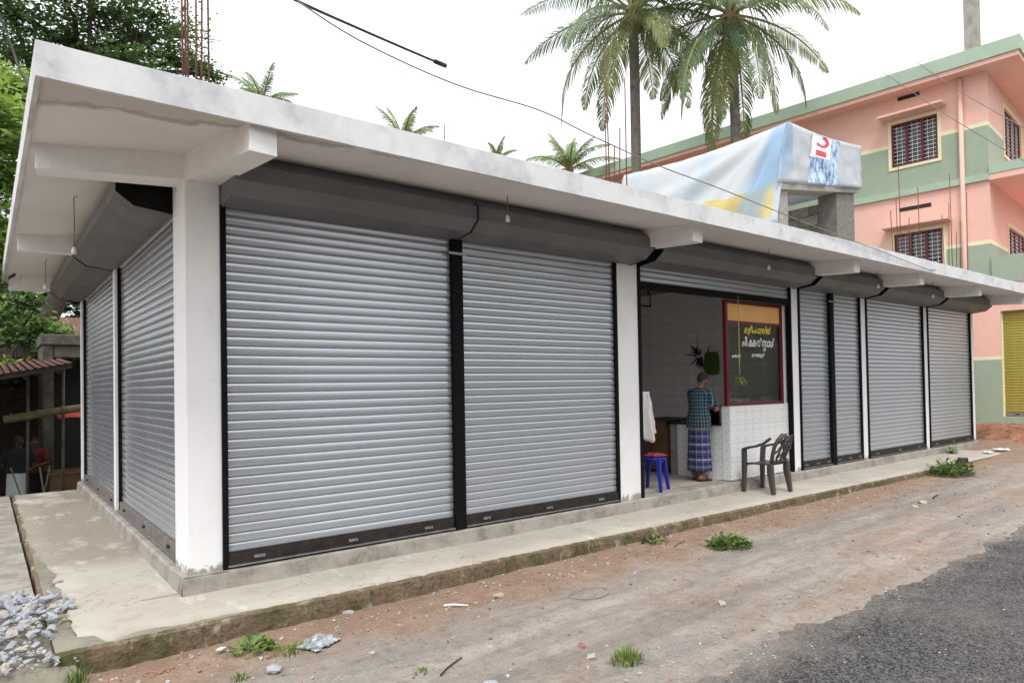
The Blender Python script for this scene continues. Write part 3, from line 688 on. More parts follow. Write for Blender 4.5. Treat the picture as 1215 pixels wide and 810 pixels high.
# ------------------------------------------------------------------ plastic armchair on the pavement
cha = thing('plastic_armchair', 'dark grey plastic armchair on the pavement facing the tiled counter', 'chair', (7.79, -.335, PZ+.006), 0)
def rect(c, wx, wy): return [(c[0]-wx, c[1]-wy, c[2]), (c[0]+wx, c[1]-wy, c[2]), (c[0]+wx, c[1]+wy, c[2]), (c[0]-wx, c[1]+wy, c[2])]
for sx in (-1, 1):                                        # local +y is the chair's front
    MB().loft([rect((sx*.245, .225, 0), .026, .024), rect((sx*.235, .215, .40), .036, .03), rect((sx*.25, .205, .63), .032, .03)]).build('leg', 'chair_plastic', cha, bevel=.008)
    MB().loft([rect((sx*.225, -.235, 0), .026, .028), rect((sx*.215, -.19, .30), .04, .038), rect((sx*.215, -.185, .44), .042, .034)]).build('leg', 'chair_plastic', cha, bevel=.008)
    mb = MB(); pts = [(sx*.25, .22, .625), (sx*.262, .12, .655), (sx*.268, 0, .68), (sx*.258, -.12, .725), (sx*.235, -.21, .80)]
    mb.loft([[(p[0]-.032, p[1], p[2]-.022), (p[0]+.032, p[1], p[2]-.022), (p[0]+.028, p[1]+.004, p[2]+.012), (p[0]-.028, p[1]+.004, p[2]+.012)] for p in pts]).build('armrest', 'chair_plastic', cha, bevel=.005)
mb = MB(); g = []
for i in range(9):
    u = i/8*2-1; row = []
    for j in range(9):
        v = j/8; y = lerp(.235, -.20, v); x = u*lerp(.235, .20, v)
        z = .43-.022*(1-u*u)*math.sin(math.pi*min(1, v*1.05))-.035*sm(.85, 1, 1-v)*1.0+.0
        row.append((x, y, z))
    g.append(row)
top = [p for r in g for p in r]; mb.v = top+[(x, y, z-.022) for x, y, z in top]
for i in range(8):
    for j in range(8): a = i*9+j; mb.face((a, a+9, a+10, a+1)); mb.face((81+a, 82+a, 91+a, 90+a))
bd = [i*9 for i in range(9)]+[72+j for j in range(1, 9)]+[i*9+8 for i in range(7, -1, -1)]+[j for j in range(7, 0, -1)]
for i in range(len(bd)): a, b = bd[i], bd[(i+1) % len(bd)]; mb.face((a, b, b+81, a+81))
mb.build('seat', 'chair_plastic', cha, smooth=True)
# backrest: arched rim with leaf-shaped openwork
def bk(x, h): return (x, -.195-.13*h/.42-.03*(1-(x/.22)**2), .43+h)
arch = [bk(-.20, .0), bk(-.225, .12), bk(-.232, .24), bk(-.205, .34), bk(-.14, .405), bk(0, .43), bk(.14, .405), bk(.205, .34), bk(.232, .24), bk(.225, .12), bk(.20, .0)]
mb = MB(); mb.tube(arch, [.028]*4+[.036]*3+[.028]*4, 8); mb.build('backrest_rim', 'chair_plastic', cha, smooth=True)
brs = MB()
for q in (-.13, -.045, .045, .13):
    pts = [bk(q*(.75+.25*h)+.03*math.sin(h*7+q*20), h*.42) for h in (0, .2, .4, .6, .8, .97)]; brs.tube(pts, [.012, .02, .013, .021, .014, .012], 6)
for q, hh in ((-.09, .10), (.0, .16), (.09, .10), (-.09, .24), (.09, .25), (.0, .32), (-.15, .17), (.15, .18)):
    brs.tube([bk(q-.055, hh-.03), bk(q, hh+.012), bk(q+.055, hh+.045)], [.009, .017, .009], 6)
brs.build('backrest_openwork', 'chair_plastic', cha, smooth=True)
MB().tube([bk(-.2, .035), bk(0, .03), bk(.2, .035)], .02, 8).build('backrest_rail', 'chair_plastic', cha, smooth=True)

# ------------------------------------------------------------------ people
def cap(mb, a, ra, b, rb, n=10):
    a, b = Vector(a), Vector(b); d = (b-a).normalized(); P = [a-d*ra*.95, a-d*ra*.6, a, a.lerp(b, .5), b, b+d*rb*.6, b+d*rb*.95]
    mb.tube(P, [ra*.3, ra*.8, ra, (ra+rb)/2, rb, rb*.8, rb*.3], n)
def fused(mb, name, mat, parent, vox):
    o = mb.build(name, mat, parent, smooth=True)
    r = o.modifiers.new('fuse', 'REMESH'); r.mode = 'VOXEL'; r.voxel_size = vox; r.use_smooth_shade = True
    s = o.modifiers.new('smooth', 'SMOOTH'); s.factor = .5; s.iterations = 3; return o
def person(label, loc, rz, H, pose):
    """local +x is where the person faces, +y their left; built for 1.65 m and scaled"""
    k = H/1.65; t = thing('person', label, 'person', loc, rz); t.scale = (k, k, k)
    lean = pose.get('lean', 0); hd = pose.get('head', (.05, 0)); sk = pose.get('skin', 'skin')
    b = MB()
    def T(p): return (p[0]+lean*max(0, p[2]-.9), p[1], p[2])
    neck = T((-.01, 0, 1.40)); hc = Vector(T((hd[0], hd[1], 1.535)))
    b.ell(T((0, 0, .96)), (.115, .155, .13)); b.ell(T((.01, 0, 1.10)), (.105, .14, .16)); b.ell(T((.0, 0, 1.27)), (.115, .165, .15))
    cap(b, neck, .055, hc-Vector((.02, 0, .06)), .05)
    tilt = Matrix.Rotation(pose.get('nod', .35), 3, 'Y')
    def hp(v): return hc+tilt @ Vector(v)
    b.ell(hc, (.095, .076, .108), 16, 12, tilt); b.ell(hp((.035, 0, -.05)), (.062, .056, .068), 12, 8, tilt)
    cap(b, hp((.088, 0, .012)), .010, hp((.108, 0, -.028)), .014); b.ell(hp((.088, 0, -.068)), (.014, .026, .010)); b.ell(hp((.075, 0, -.10)), (.022, .025, .018))
    for s in (-1, 1): b.ell(hp((-.005, s*.078, -.01)), (.02, .012, .032)); b.ell(hp((.083, s*.032, .018)), (.014, .018, .012))
    for s in (-1, 1):
        b.ell(T((0, s*.165, 1.335)), (.06, .06, .06))
        cap(b, (0, s*.085, .90), .085, (.015, s*.085, .48), .058); cap(b, (.015, s*.085, .48), .056, (-.02, s*.085, .09), .036); b.ell((-.03, s*.085, .33), (.05, .048, .1))
        fx = pose.get('feet', 0)*s; cap(b, (-.045+fx, s*.088, .045), .035, (.10+fx, s*.10, .03), .03); b.ell((.14+fx, s*.105, .025), (.05, .042, .02))
        cap(b, (-.02, s*.085, .11), .036, (-.02+fx, s*.087, .06), .036)
        sh = Vector(T((0, s*.185, 1.335))); el, wr = Vector(T(pose['elbow'][0 if s < 0 else 1])), Vector(T(pose['wrist'][0 if s < 0 else 1]))
        cap(b, sh, .05, el, .038); cap(b, el, .037, wr, .026)
        d = (wr-el).normalized(); side = Vector((0, -s, 0)); side = (side-d*side.dot(d)).normalized(); nrm = d.cross(side)
        pc = wr+d*.055; b.ell(pc, (.03, .03, .03)); cap(b, wr+d*.01, .022, pc+side*.014, .020); cap(b, wr+d*.01, .022, pc-side*.014, .020); cap(b, pc+side*.022, .017, pc+d*.03-side*.02, .017)
        curl = nrm*(.022 if nrm.z < 0 else -.022)
        for q, (off, ln) in enumerate(((.03, .065), (.011, .075), (-.010, .070), (-.029, .055))):
            p0 = pc+d*.035+side*off; p1 = p0+d*ln*.5+curl*.35; p2 = p1+d*ln*.35+curl*.9
            cap(b, p0, .0095, p1, .009, 6); cap(b, p1, .009, p2, .008, 6)
        p0 = pc+side*.03-d*.02; cap(b, p0, .012, p0+side*.03+d*.03, .010, 6); cap(b, p0+side*.03+d*.03, .010, p0+side*.03+d*.06, .009, 6)
    fused(b, 'body', sk, t, .0065)
    h = MB(); h.ell(hc+tilt @ Vector((-.012, 0, .018)), (.097, .081, .104), 24, 18, tilt)
    if pose.get('longhair'): h.ell(hc+Vector((-.07, 0, -.02)), (.055, .075, .09)); cap(h, hc+Vector((-.09, 0, -.04)), .045, hc+Vector((-.11, 0, -.30)), .025)
    me = h.mesh('hair', pose.get('hair', 'hair_grey'), True); bm = bmesh.new(); bm.from_mesh(me); ti = tilt.inverted()
    kill = [v for v in bm.verts if (lambda q: (q.x > .055 and q.z < .06) or (q.z < -.045 and q.x > -.055) or (q.x > .0 and q.z < .0 and abs(q.y) > .05) or (q.z < (-.03 if q.x > -.04 else -.065) and not pose.get('longhair')))(ti @ (v.co-hc))]
    bmesh.ops.delete(bm, geom=kill, context='VERTS')
    for v in bm.verts: v.co += (v.co-hc).normalized()*.006*nz(v.co.x*60, v.co.y*60, v.co.z*60)
    bm.to_mesh(me); bm.free(); link('hair', me, t)
    # shirt
    s_ = MB(); zl = pose.get('hem', .84)
    s_.loft([[T((rx*math.cos(a)*(1+.02*math.sin(5*a+z*9)), ry*math.sin(a)*(1+.02*math.sin(4*a+z*7)), z)) for a in [2*math.pi*i/24 for i in range(24)]] for rx, ry, z in ((.168, .205, zl), (.158, .196, .95), (.135, .175, 1.08), (.138, .185, 1.2), (.135, .20, 1.30), (.105, .175, 1.37), (.065, .085, 1.415))])
    for s in (-1, 1):
        sh = Vector(T((0, s*.175, 1.335))); el = Vector(T(pose['elbow'][0 if s < 0 else 1])); cap(s_, sh, .068, sh.lerp(el, pose.get('sleeve', .72)), .068)
    fused(s_, 'shirt', pose['shirt'], t, .009)
    l = MB(); z0, z1 = pose.get('wrap', (.17, .90)); rg = []
    for j in range(14):
        v = j/13; z = lerp(z0, z1, v); w = 1+.10*(1-v)
        rg.append([(lerp(.155, .142, v)*w*math.cos(a)*(1+(.05*math.sin(7*a+2*v)+.03*math.sin(13*a+1))*(1-v*.7)), lerp(.172, .168, v)*w*math.sin(a)*(1+.04*math.sin(6*a+1+3*v)*(1-v*.6)), z+.012*math.sin(3*a)*(1-v)) for a in [2*math.pi*i/48 for i in range(48)]])
    wr_ = l.loft(rg, caps=False).build('wrap_skirt', pose['wrapmat'], t, smooth=True); q = wr_.modifiers.new('thick', 'SOLIDIFY'); q.thickness = .006
    for s in (-1, 1):
        fx = pose.get('feet', 0)*s; m2 = MB()
        m2.loft([[(x+fx, y*s+s*.012, z) for x, y in ((-.09, .06), (-.08, .115), (.05, .145), (.15, .15), (.195, .11), (.17, .06), (.05, .062))] for z in (-.004, .012)])
        m2.build('sandal', 'sandal', t); MB().tube([(.06+fx, s*.055, .01), (.075+fx, s*.07, .055), (.08+fx, s*.105, .068), (.075+fx, s*.14, .05), (.06+fx, s*.15, .01)], .009, 6).build('sandal_strap', 'sandal', t, smooth=True)
    return t
person('man in a dark plaid shirt and blue checked lungi standing at the tiled counter', (7.22, .43, .008), R_(-6), 1.62,
       dict(lean=.10, nod=.38, head=(.055, -.005), elbow=[(.10, -.245, 1.08), (.12, .23, 1.08)], wrist=[(.315, -.13, 1.11), (.33, .10, 1.12)], feet=.05, shirt='shirt_plaid', wrapmat='lungi_plaid', hem=.80, wrap=(.145, .85)))
person('person in a dark top and pale grey wrap skirt standing by the tiled stall', (-.78, 10.0, -.90), R_(75), 1.58,
       dict(lean=.08, nod=.2, head=(.04, 0), skin='skin_dark', hair='hair_black', longhair=True, elbow=[(.06, -.25, 1.08), (.06, .25, 1.08)], wrist=[(.25, -.12, 1.02), (.25, .12, 1.02)], shirt='cloth_navy', wrapmat='cloth_skirt', hem=.93, wrap=(.46, .97)))
person('person in an orange red top among the stall posts', (-.42, 11.0, -.90), R_(240), 1.5,
       dict(lean=.12, nod=.3, head=(.04, 0), skin='skin_dark', hair='hair_black', elbow=[(.06, -.25, 1.08), (.06, .25, 1.08)], wrist=[(.25, -.12, 1.02), (.25, .12, 1.02)], shirt='cloth_orange', wrapmat='cloth_navy', hem=.86, wrap=(.2, .92)))

# ------------------------------------------------------------------ stair head on the roof, tarpaulin
sth = thing('stair_head', 'unfinished grey concrete stair head with block wall on the shop roof', 'stair head', (10.55, 1.0, 3.55))
def tz(x): return 1.64+x*.140            # sloping top
MB().loft([[(.04, y, 0), (.36, y, 0), (.36, y, tz(.36)-.105), (0.04, y, tz(0.04)-.105)] for y in (0, .25)]).build('left_pier', 'rough_block', sth)
MB().loft([[(2.28, y, 0), (3.05, y, 0), (3.05, y, tz(3.05)-.105), (2.28, y, tz(2.28)-.105)] for y in (.0, .4)]).build('right_pier', 'block_mortar', sth)
MB().loft([[(.03, y, tz(.03)-.10), (3.15, y, tz(3.15)-.10), (3.15, y, tz(3.15)), (.03, y, tz(.03))] for y in (-.06, .34)]).build('top_slab', 'rough_block', sth)
bw = MB().box(2.29, 2.42, .41, 3.4, 0, 1.70).build('block_wall', 'block_mortar', sth)
bm_ = MB().box(0, .12, 0, .395, 0, .195).mesh('block', 'rough_block')
for r in range(8):
    for c in range(7): link('block', bm_, bw, (2.268, .42+c*.41+(.2 if r % 2 else 0), .012+r*.211))
MB().box(.06, .36, .26, 3.4, 0, 1.4).build('side_wall', 'block_mortar', sth)
# tarp: origin at the upper front corner of the side sheet
TO = Vector((10.86, .93, 6.43))
def tarp():
    mb = MB()
    def grid(fn, nu, nv):
        b = len(mb.v)
        for i in range(nu):
            for j in range(nv): mb.v.append(tuple(fn(i/(nu-1), j/(nv-1))))
        for i in range(nu-1):
            for j in range(nv-1): a = b+i*nv+j; mb.face((a, a+nv, a+nv+1, a+1))
    def wr(u, v): return .05*nz(u*3, v*2, 1)+.03*nz(u*7, v*3, 4)+.06*abs(nz(u*2.2-v*1.6, v*.5, 8))
    def fold(y, z): a = math.atan2(y, -z+.02); return (.045*math.sin(a*13+.8)+.03*math.sin(a*23+2))*min(1, math.hypot(y, z)*.8)
    def side(u, v):                       # u: 0 front .. 1 back, v: 0 top .. 1 bottom
        y = u*4.2; zt = .06*u - .10*math.sin(math.pi*u); zb = -2.0+.1*u-.3*sm(0, .25, u)
        return (lerp(0, -.50, v**.6)*(1-.2*u)+wr(u*3, v*2)*(.2+v*.8)*1.5+fold(y, lerp(zt, zb, v))*sm(0, .3, v), y, lerp(zt, zb, v))
    def front(u, v):                      # u: 0 left .. 1 right
        x = u*2.95; zt = .14*u-.06*math.sin(math.pi*u); zb = -1.22+.43*u
        return (x-.42*v**.7*(1-u), wr(u*3+5, v*2)*(.25+.6*v)*.9-.02+fold(x, lerp(zt, zb, v))*.4*v, lerp(zt, zb, v))
    def top(u, v): return (u*2.95, v*4.2, .14*u-.06*math.sin(math.pi*u)*(1-v)-.10*math.sin(math.pi*v)+.06*v+.05*nz(u*3, v*3)*math.sin(math.pi*u)*math.sin(math.pi*v))
    def rside(u, v): return (2.95+.03*nz(u*4, v*3), u*4.2, lerp(.14-.04*u, -.8, v))
    grid(side, 50, 22); grid(front, 40, 16); grid(top, 16, 20); grid(rside, 12, 6)
    o = mb.build('tarpaulin', 'tarp_print', smooth=True, fix=False, loc=TO); s = o.modifiers.new('thick', 'SOLIDIFY'); s.thickness = .004
    tag(o, 'white and pale blue printed tarpaulin draped over the stair head on the roof', 'tarpaulin')
    def fr(u, v): p = front(u, v); return Vector((p[0], p[1]-.012, p[2]))
    def patch(name, u0, u1, v0, v1, mat, sk=0., nu=8, nv=10, lift=0.):
        m2 = MB()
        for i in range(nu):
            for j in range(nv):
                v = lerp(v0, v1, j/(nv-1)); p = fr(lerp(u0, u1, i/(nu-1))+sk*v, v); m2.v.append((p.x, p.y-lift, p.z))
        for i in range(nu-1):
            for j in range(nv-1): a = i*nv+j; m2.face((a, a+nv, a+nv+1, a+1))
        return m2.build(name, mat, o, smooth=True, fix=False)
    patch('printed_picture', .34, .68, .02, .98, 'print_photo', -.03)
    patch('printed_panel', .31, .56, .03, .48, 'print_white', .0, lift=.006)
    def band(pts, w):
        m2 = MB()
        for i, (u, v) in enumerate(pts):
            p = fr(u, v); q = fr(u+w[0], v+w[1]); m2.v += [(p.x, p.y-.014, p.z), (q.x, q.y-.014, q.z)]
        for i in range(len(pts)-1): m2.face((2*i, 2*i+1, 2*i+3, 2*i+2))
        m2.build('printed_letter', 'print_red', o, fix=False)
    arc = [(.44-.085*math.cos(a), .14+.10*math.sin(a)) for a in [R_(-70+i*25) for i in range(11)]]
    m2 = MB()
    for a in [R_(-60+i*24) for i in range(11)]:
        for r in (1, .58):
            p = fr(.44+.085*math.sin(a)*r, .14-.115*math.cos(a)*r*-1); m2.v.append((p.x, p.y-.014, p.z))
    for i in range(10): m2.face((2*i, 2*i+1, 2*i+3, 2*i+2))
    m2.build('printed_letter', 'print_red', o, fix=False)
    band([(.36, .33), (.40, .33), (.45, .335), (.50, .34)], (0, .10))
tarp()

# ------------------------------------------------------------------ pink house
HP = Vector((22.3, 1.06, 0)); HA = R_(5.3); hn = Vector((math.cos(HA), math.sin(HA), 0)); hd_ = Vector((-math.sin(HA), math.cos(HA), 0))
house = thing('pink_house', 'three storey pink and green house with barred windows and mint roof edge', 'house', HP, HA)
def hs(px, py, off=0.):                   # pixel -> (y', z) on the side wall
    d = ray(px, py); t = (off-(CAM-HP).dot(hn))/d.dot(hn); p = CAM+d*t; return (p-HP).dot(hd_), p.z
def hf(px, py, off=0.):                   # pixel -> (x', z) on the front wall
    d = ray(px, py); t = (off-(CAM-HP).dot(hd_))/d.dot(hd_); p = CAM+d*t; return (p-HP).dot(hn), p.z
zc2 = hs(1171, 146)[1]; zg2 = hs(1171, 206)[1]; zg2b = hs(1171, 214)[1]; zroof = hs(1171, 84)[1]; zc1 = hs(1177, 286)[1]; zc0 = hs(1165, 425)[1]
zb1 = zg2b-3.3
print('house z', zc0, zb1, zc1, zg2b, zg2, zc2, zroof)
def band_mat(z):
    if z > zc2+.06: return 0
    if z > zc2-.06: return 2
    if z > zg2b: return 1
    if z > zc1+.06: return 0
    if z > zc1-.06: return 2
    if z > zb1: return 1
    if z > zc0+.05: return 0
    if z > zc0-.05: return 2
    return 1
ZC = [zc2+.06, zc2-.06, zg2b, zc1+.06, zc1-.06, zb1, zc0+.05, zc0-.05]
HM = ['house_pink', 'house_green', 'house_cream']
def wallp(name, plane, off, u0, u1, z0, z1, holes, depth=.18):
    """plane 's': x' = off facing -x'; 'f': y' = off facing -y'"""
    mb = MB()
    def P3(u, z, d=0): return (off+d, u, z) if plane == 's' else (u, off+d, z)
    us = sorted({u0, u1, *[h[i] for h in holes for i in (0, 1)]}); zs = sorted({z0, z1, *[z for z in ZC if z0 < z < z1], *[h[i] for h in holes for i in (2, 3)]})
    for a, b in zip(us, us[1:]):
        for c, d in zip(zs, zs[1:]):
            um, zm = (a+b)/2, (c+d)/2
            if any(h[0] < um < h[1] and h[2] < zm < h[3] for h in holes): continue
            mb.mat = band_mat(zm); mb.poly([P3(a, c), P3(b, c), P3(b, d), P3(a, d)])
    for a, b, c, d in holes:
        mb.mat = 2
        for p, q in (((a, c), (b, c)), ((b, c), (b, d)), ((b, d), (a, d)), ((a, d), (a, c))):
            mb.poly([P3(*p), P3(*q), P3(*q, depth), P3(*p, depth)])
        mb.mat = 3; mb.poly([P3(a-.05, c-.05, depth+.02), P3(b+.05, c-.05, depth+.02), P3(b+.05, d+.05, depth+.02), P3(a-.05, d+.05, depth+.02)])  # near-black sheet stands in for the unlit room behind each opening
    return mb.build(name, HM+['house_dark'], house, fix=False)
def hwin(plane, off, a, b, c, d, nm=3, surround=True):
    def bx(mb, u0, u1, z0, z1, d0, d1): return mb.box(off+d0, off+d1, u0, u1, z0, z1) if plane == 's' else mb.box(u0, u1, off+d0, off+d1, z0, z1)
    f = MB(); bx(f, a, b, c, c+.06, .03, .10); bx(f, a, b, d-.06, d, .03, .10); bx(f, a, a+.06, c+.061, d-.061, .03, .10); bx(f, b-.06, b, c+.061, d-.061, .03, .10)
    for i in range(1, nm): u = lerp(a, b, i/nm); bx(f, u-.04, u+.04, c+.061, d-.061, .035, .095)
    w_ = f.build('window', 'maroon_paint', house)
    g = MB(); nh = max(6, int((d-c)/.12)); nvv = max(6, int((b-a)/.14))
    for i in range(1, nh): z = lerp(c, d, i/nh); bx(g, a+.06, b-.06, z-.008, z+.008, .058, .072)
    for i in range(1, nvv): u = lerp(a, b, i/nvv); bx(g, u-.006, u+.006, c+.06, d-.06, .0725, .084)
    g.build('grille', 'grille_white', w_)
    p = MB(); bx(p, a+.05, b-.05, c+.05, d-.05, .12, .126); p.build('pane', 'window_glass', w_)
    if surround:
        s = MB(); e = .09; bx(s, a-e, a-.001, c-e, d+e, -.03, .05); bx(s, b+.001, b+e, c-e, d+e, -.03, .05); bx(s, a-.001, b+.001, c-e, c-.001, -.029, .05); bx(s, a-.001, b+.001, d+.001, d+e, -.029, .05)
        s.build('surround', 'house_cream', w_)
# windows from the photograph
yl, zt2 = hs(1057, 148); yr, _ = hs(1112, 136); _, zb2 = hs(1085, 194)
w2 = (yr, yl, zb2, (zt2+hs(1112, 136)[1])/2)
yl1, zt1 = hs(1061, 279); yr1, zt1b = hs(1118, 270); zt1 = (zt1+zt1b)/2; w1 = (yr1, yl1, zt1-(w2[3]-w2[2]), zt1)
more2 = [(w2[0]+d, w2[1]+d, w2[2], w2[3]) for d in (4.2, 8.4)]; more1 = [(w1[0]+d, w1[1]+d, w1[2], w1[3]) for d in (4.2, 8.4)]
wallp('side_wall', 's', 0, 0, 16, zb1, zroof, [w2, w1]+more2+more1)
for h in [w2, w1]+more2+more1: hwin('s', 0, *h)
ysh, zsh = hs(1187, 369); _, zshb = hs(1189, 494)
door = (ysh-2.6, ysh, zshb, zsh)
wallp('ground_wall', 's', .0, -3.6, 16, -.6, zb1, [door], .22)
shutter((.14, ysh, 0), (0, 0, -math.pi/2), 2.6, [], zt=zsh-.02, z0=zshb, parent=house, style='grey', mat='shutter_yellow', gm='house_cream')
fa, fz = hf(1190, 126); fb = hf(1190, 182)[1]
fw2 = (fa, fa+2.6, fb, fz); fa1, fz1 = hf(1196, 268); fb1 = hf(1196, 322)[1]; fw1 = (fa1, fa1+2.6, fb1, fz1)
wallp('front_wall', 'f', .0, .0, 11, zb1, zroof, [fw2, fw1])
for h in (fw2, fw1): hwin('f', 0, *h, nm=4)
wallp('ground_front', 'f', -3.6, .0, 11, -.6, zb1, [])
MB().box(0.01, 11, 15.9, 16, -.6, zroof).build('rear_wall', 'house_pink', house)
MB().box(10.9, 11, .05, 15.88, -.6, zroof).build('far_wall', 'house_pink', house)
# roof slab with upstand
ro = (hs(1208, 45, -.55)[0]); zrt = hs(1208, 41, -.55)[1]
MB().box(-.55, 11.6, ro, 16.6, zroof, zrt-.42).build('roof_slab', 'house_pink', house)
MB().box(-.60, 11.65, ro-.05, 16.65, zrt-.418, zrt).build('roof_edge', 'house_mint', house)
# balcony floors and parapets
zp = hs(1190, 193)[1]
MB().box(-.06, 11, -1.6, -.002, zg2b-.02, zg2b+.16).build('balcony_slab', 'house_pink', house)
MB().box(-.08, .08, -1.6, -.003, zg2b+.161, zp).build('balcony_parapet', 'house_mint', house); MB().box(.081, 11, -1.6, -1.45, zg2b+.161, zp).build('balcony_parapet', 'house_mint', house)
MB().box(-.09, -.001, .0, 16, zg2b, zg2).build('string_course', 'house_mint', house)
MB().box(-.06, 11, -3.62, -.002, zb1+.002, zb1+.2).build('balcony_slab', 'house_pink', house)
MB().box(-.08, .08, -3.62, -.003, zb1+.201, zb1+1.0).build('balcony_parapet', 'house_green', house)
for q in (w2, w1, *more2, *more1): MB().box(-.5, -.001, q[0]-.25, q[1]+.25, q[3]+.16, q[3]+.23).build('sunshade', 'house_pink', house)
va, vz = hs(1065, 120); vb, vz2 = hs(1091, 112); MB().box(-.012, -.001, vb, va, vz-.02, vz+.10).build('vent_slot', 'rail_brown', house)
va, vz = hs(1067, 251); vb, _ = hs(1105, 244); MB().box(-.012, -.001, vb, va, vz-.02, vz+.10).build('vent_slot', 'rail_brown', house)
pa = hs(1141, 150)[0]; MB().tube([(-.09, pa, -.1), (-.09, pa, zroof-.05)], .065, 10).build('drain_pipe', 'house_pink', house, smooth=True)
ua = hf(1153, 0)[0]
MB().box(4.0, 4.42, 1.0, 1.42, zrt-.3, zrt+6.5).build('roof_post', 'plinth_concrete', house)
wt = hs(1028, 95)[0]; MB().box(.3, 1.2, wt-.3, wt+.8, zrt-.3, zrt+.28).build('roof_block', 'rough_block', house)
MB().box(-1.0, -.001, -3.6, 6, -.6, .03).build('foundation_step', 'plinth_concrete', house)

# ------------------------------------------------------------------ trees
def leaves(name, parent, clumps, size, mats, seed, aspect=.45, flat=.3, droop=.2, shell=.45):
    """clumps: (centre, (rx,ry,rz), count) in the parent's space -> one mesh of leaf faces"""
    g = np.random.default_rng(seed); V = []; mi = []
    for c, r, n in clumps:
        d = g.normal(size=(n, 3)); d /= np.linalg.norm(d, axis=1)[:, None]; rad = g.random(n)**shell
        wob = 1+.35*np.sin(d[:, 0]*5+c[0])*np.cos(d[:, 1]*4+c[1]*2)
        p = np.array(c)+d*(rad*wob)[:, None]*np.array(r)
        a = g.normal(size=(n, 3)); a[:, 2] = a[:, 2]*flat-droop; a /= np.linalg.norm(a, axis=1)[:, None]
        b = np.cross(a, g.normal(size=(n, 3))*np.array([.6, .6, 1.6])); b /= np.linalg.norm(b, axis=1)[:, None]+1e-9
        s = size*(.6+.8*g.random(n))[:, None]
        V.append(np.stack([p, p+a*s*.45+b*s*aspect*.5, p+a*s, p+a*s*.55-b*s*aspect*.5], 1).reshape(-1, 3))
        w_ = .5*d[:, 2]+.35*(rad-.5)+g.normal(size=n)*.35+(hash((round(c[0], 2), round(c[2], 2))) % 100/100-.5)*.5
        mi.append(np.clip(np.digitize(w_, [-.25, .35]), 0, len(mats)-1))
    V = np.concatenate(V); mi = np.concatenate(mi); n = len(V)//4
    me = bpy.data.meshes.new(name); me.vertices.add(len(V)); me.vertices.foreach_set('co', V.ravel())
    me.loops.add(n*4); me.loops.foreach_set('vertex_index', np.arange(n*4, dtype=np.int32)); me.polygons.add(n)
    me.polygons.foreach_set('loop_start', np.arange(0, n*4, 4, dtype=np.int32)); me.polygons.foreach_set('loop_total', np.full(n, 4, dtype=np.int32))
    for q in mats: me.materials.append(M[q])
    me.polygons.foreach_set('material_index', mi.astype(np.int32)); me.update(calc_edges=True); me.validate()
    return link(name, me, parent)
def tree(name, label, cat, base, path, forks, size, mats, seed, r0=.3, group=None, **kw):
    """path: trunk points (world); forks: clumps (world centre, radii, count)"""
    base = Vector(base); t = thing(name, label, cat, base, 0, group)
    pts = [Vector(p)-base for p in path]; n = len(pts); mb = MB(); g = random.Random(seed)
    mb.tube([pts[0]-Vector((0, 0, .3))]+pts, [r0*1.25]+[r0*(1-.6*i/(n-1)) for i in range(n)], 10)
    for c, r, k in forks:
        e = Vector(c)-base; st_ = pts[max(1, int(n*.5)):][g.randrange(max(1, n-max(1, int(n*.5))))]
        mid = st_.lerp(e, .5)+Vector((g.uniform(-.3, .3), g.uniform(-.3, .3), -.12*(e-st_).length+.3)); L_ = (e-st_).length
        rr = max(.02, r0*.32); mb.tube([st_, st_.lerp(mid, .5), mid, mid.lerp(e, .6)+Vector((0, 0, .1)), e], [rr, rr*.8, rr*.6, rr*.4, rr*.15], 6)
        for q in range(5):
            d = Vector((g.gauss(0, 1)*r[0], g.gauss(0, 1)*r[1], g.gauss(.1, .6)*r[2]))*.55; s2 = mid.lerp(e, g.uniform(.2, .9))
            mb.tube([s2, s2.lerp(e+d, .5)+Vector((0, 0, .08)), e+d], [rr*.3, rr*.2, rr*.07], 5)
    mb.build('trunk', 'bark', t, smooth=True, fix=False)
    leaves('crown', t, [(tuple(Vector(c)-base), r, k) for c, r, k in forks], size, mats, seed, **kw)
    return t
# spreading rain tree behind the shops
D = 23.5; gA = random.Random(3)
cl = []
for px, py, rr, n in ((15, 15, 1.5, 2600), (75, 45, 1.5, 2600), (120, 15, 1.6, 2600), (165, 45, 1.3, 2200), (205, 70, 1.1, 1800), (150, 72, 1.0, 1500), (60, -25, 1.7, 2200), (238, 80, .7, 800), (180, 18, 1.2, 1700),
                      (-40, 40, 1.7, 2400), (15, 62, 1.0, 1300), (100, 78, 1.0, 1400), (215, 40, .8, 900), (255, 92, .45, 350), (-110, 0, 2.0, 2000), (110, -60, 2.0, 1800), (-10, -80, 2.2, 1600), (170, -30, 1.4, 1300), (45, 75, .9, 1000)):
    p = atd(px, py, D+gA.uniform(-2, 2)); cl.append((tuple(p), (rr*1.2, rr*1.2, rr*.5), int(n*.62)))
b0 = atd(20, 470, D+1); b0.z = -.9
tree('rain_tree', 'tall spreading tree with fine dark foliage rising behind the shop roof corner', 'tree', b0, [b0, atd(45, 400, D), atd(75, 340, D), atd(85, 230, D), atd(80, 130, D), atd(90, 60, D)], cl, .15, ['leaf_dark', 'leaf_mid', 'leaf_mid'], 5, .34, flat=.35, droop=.1, shell=.75)
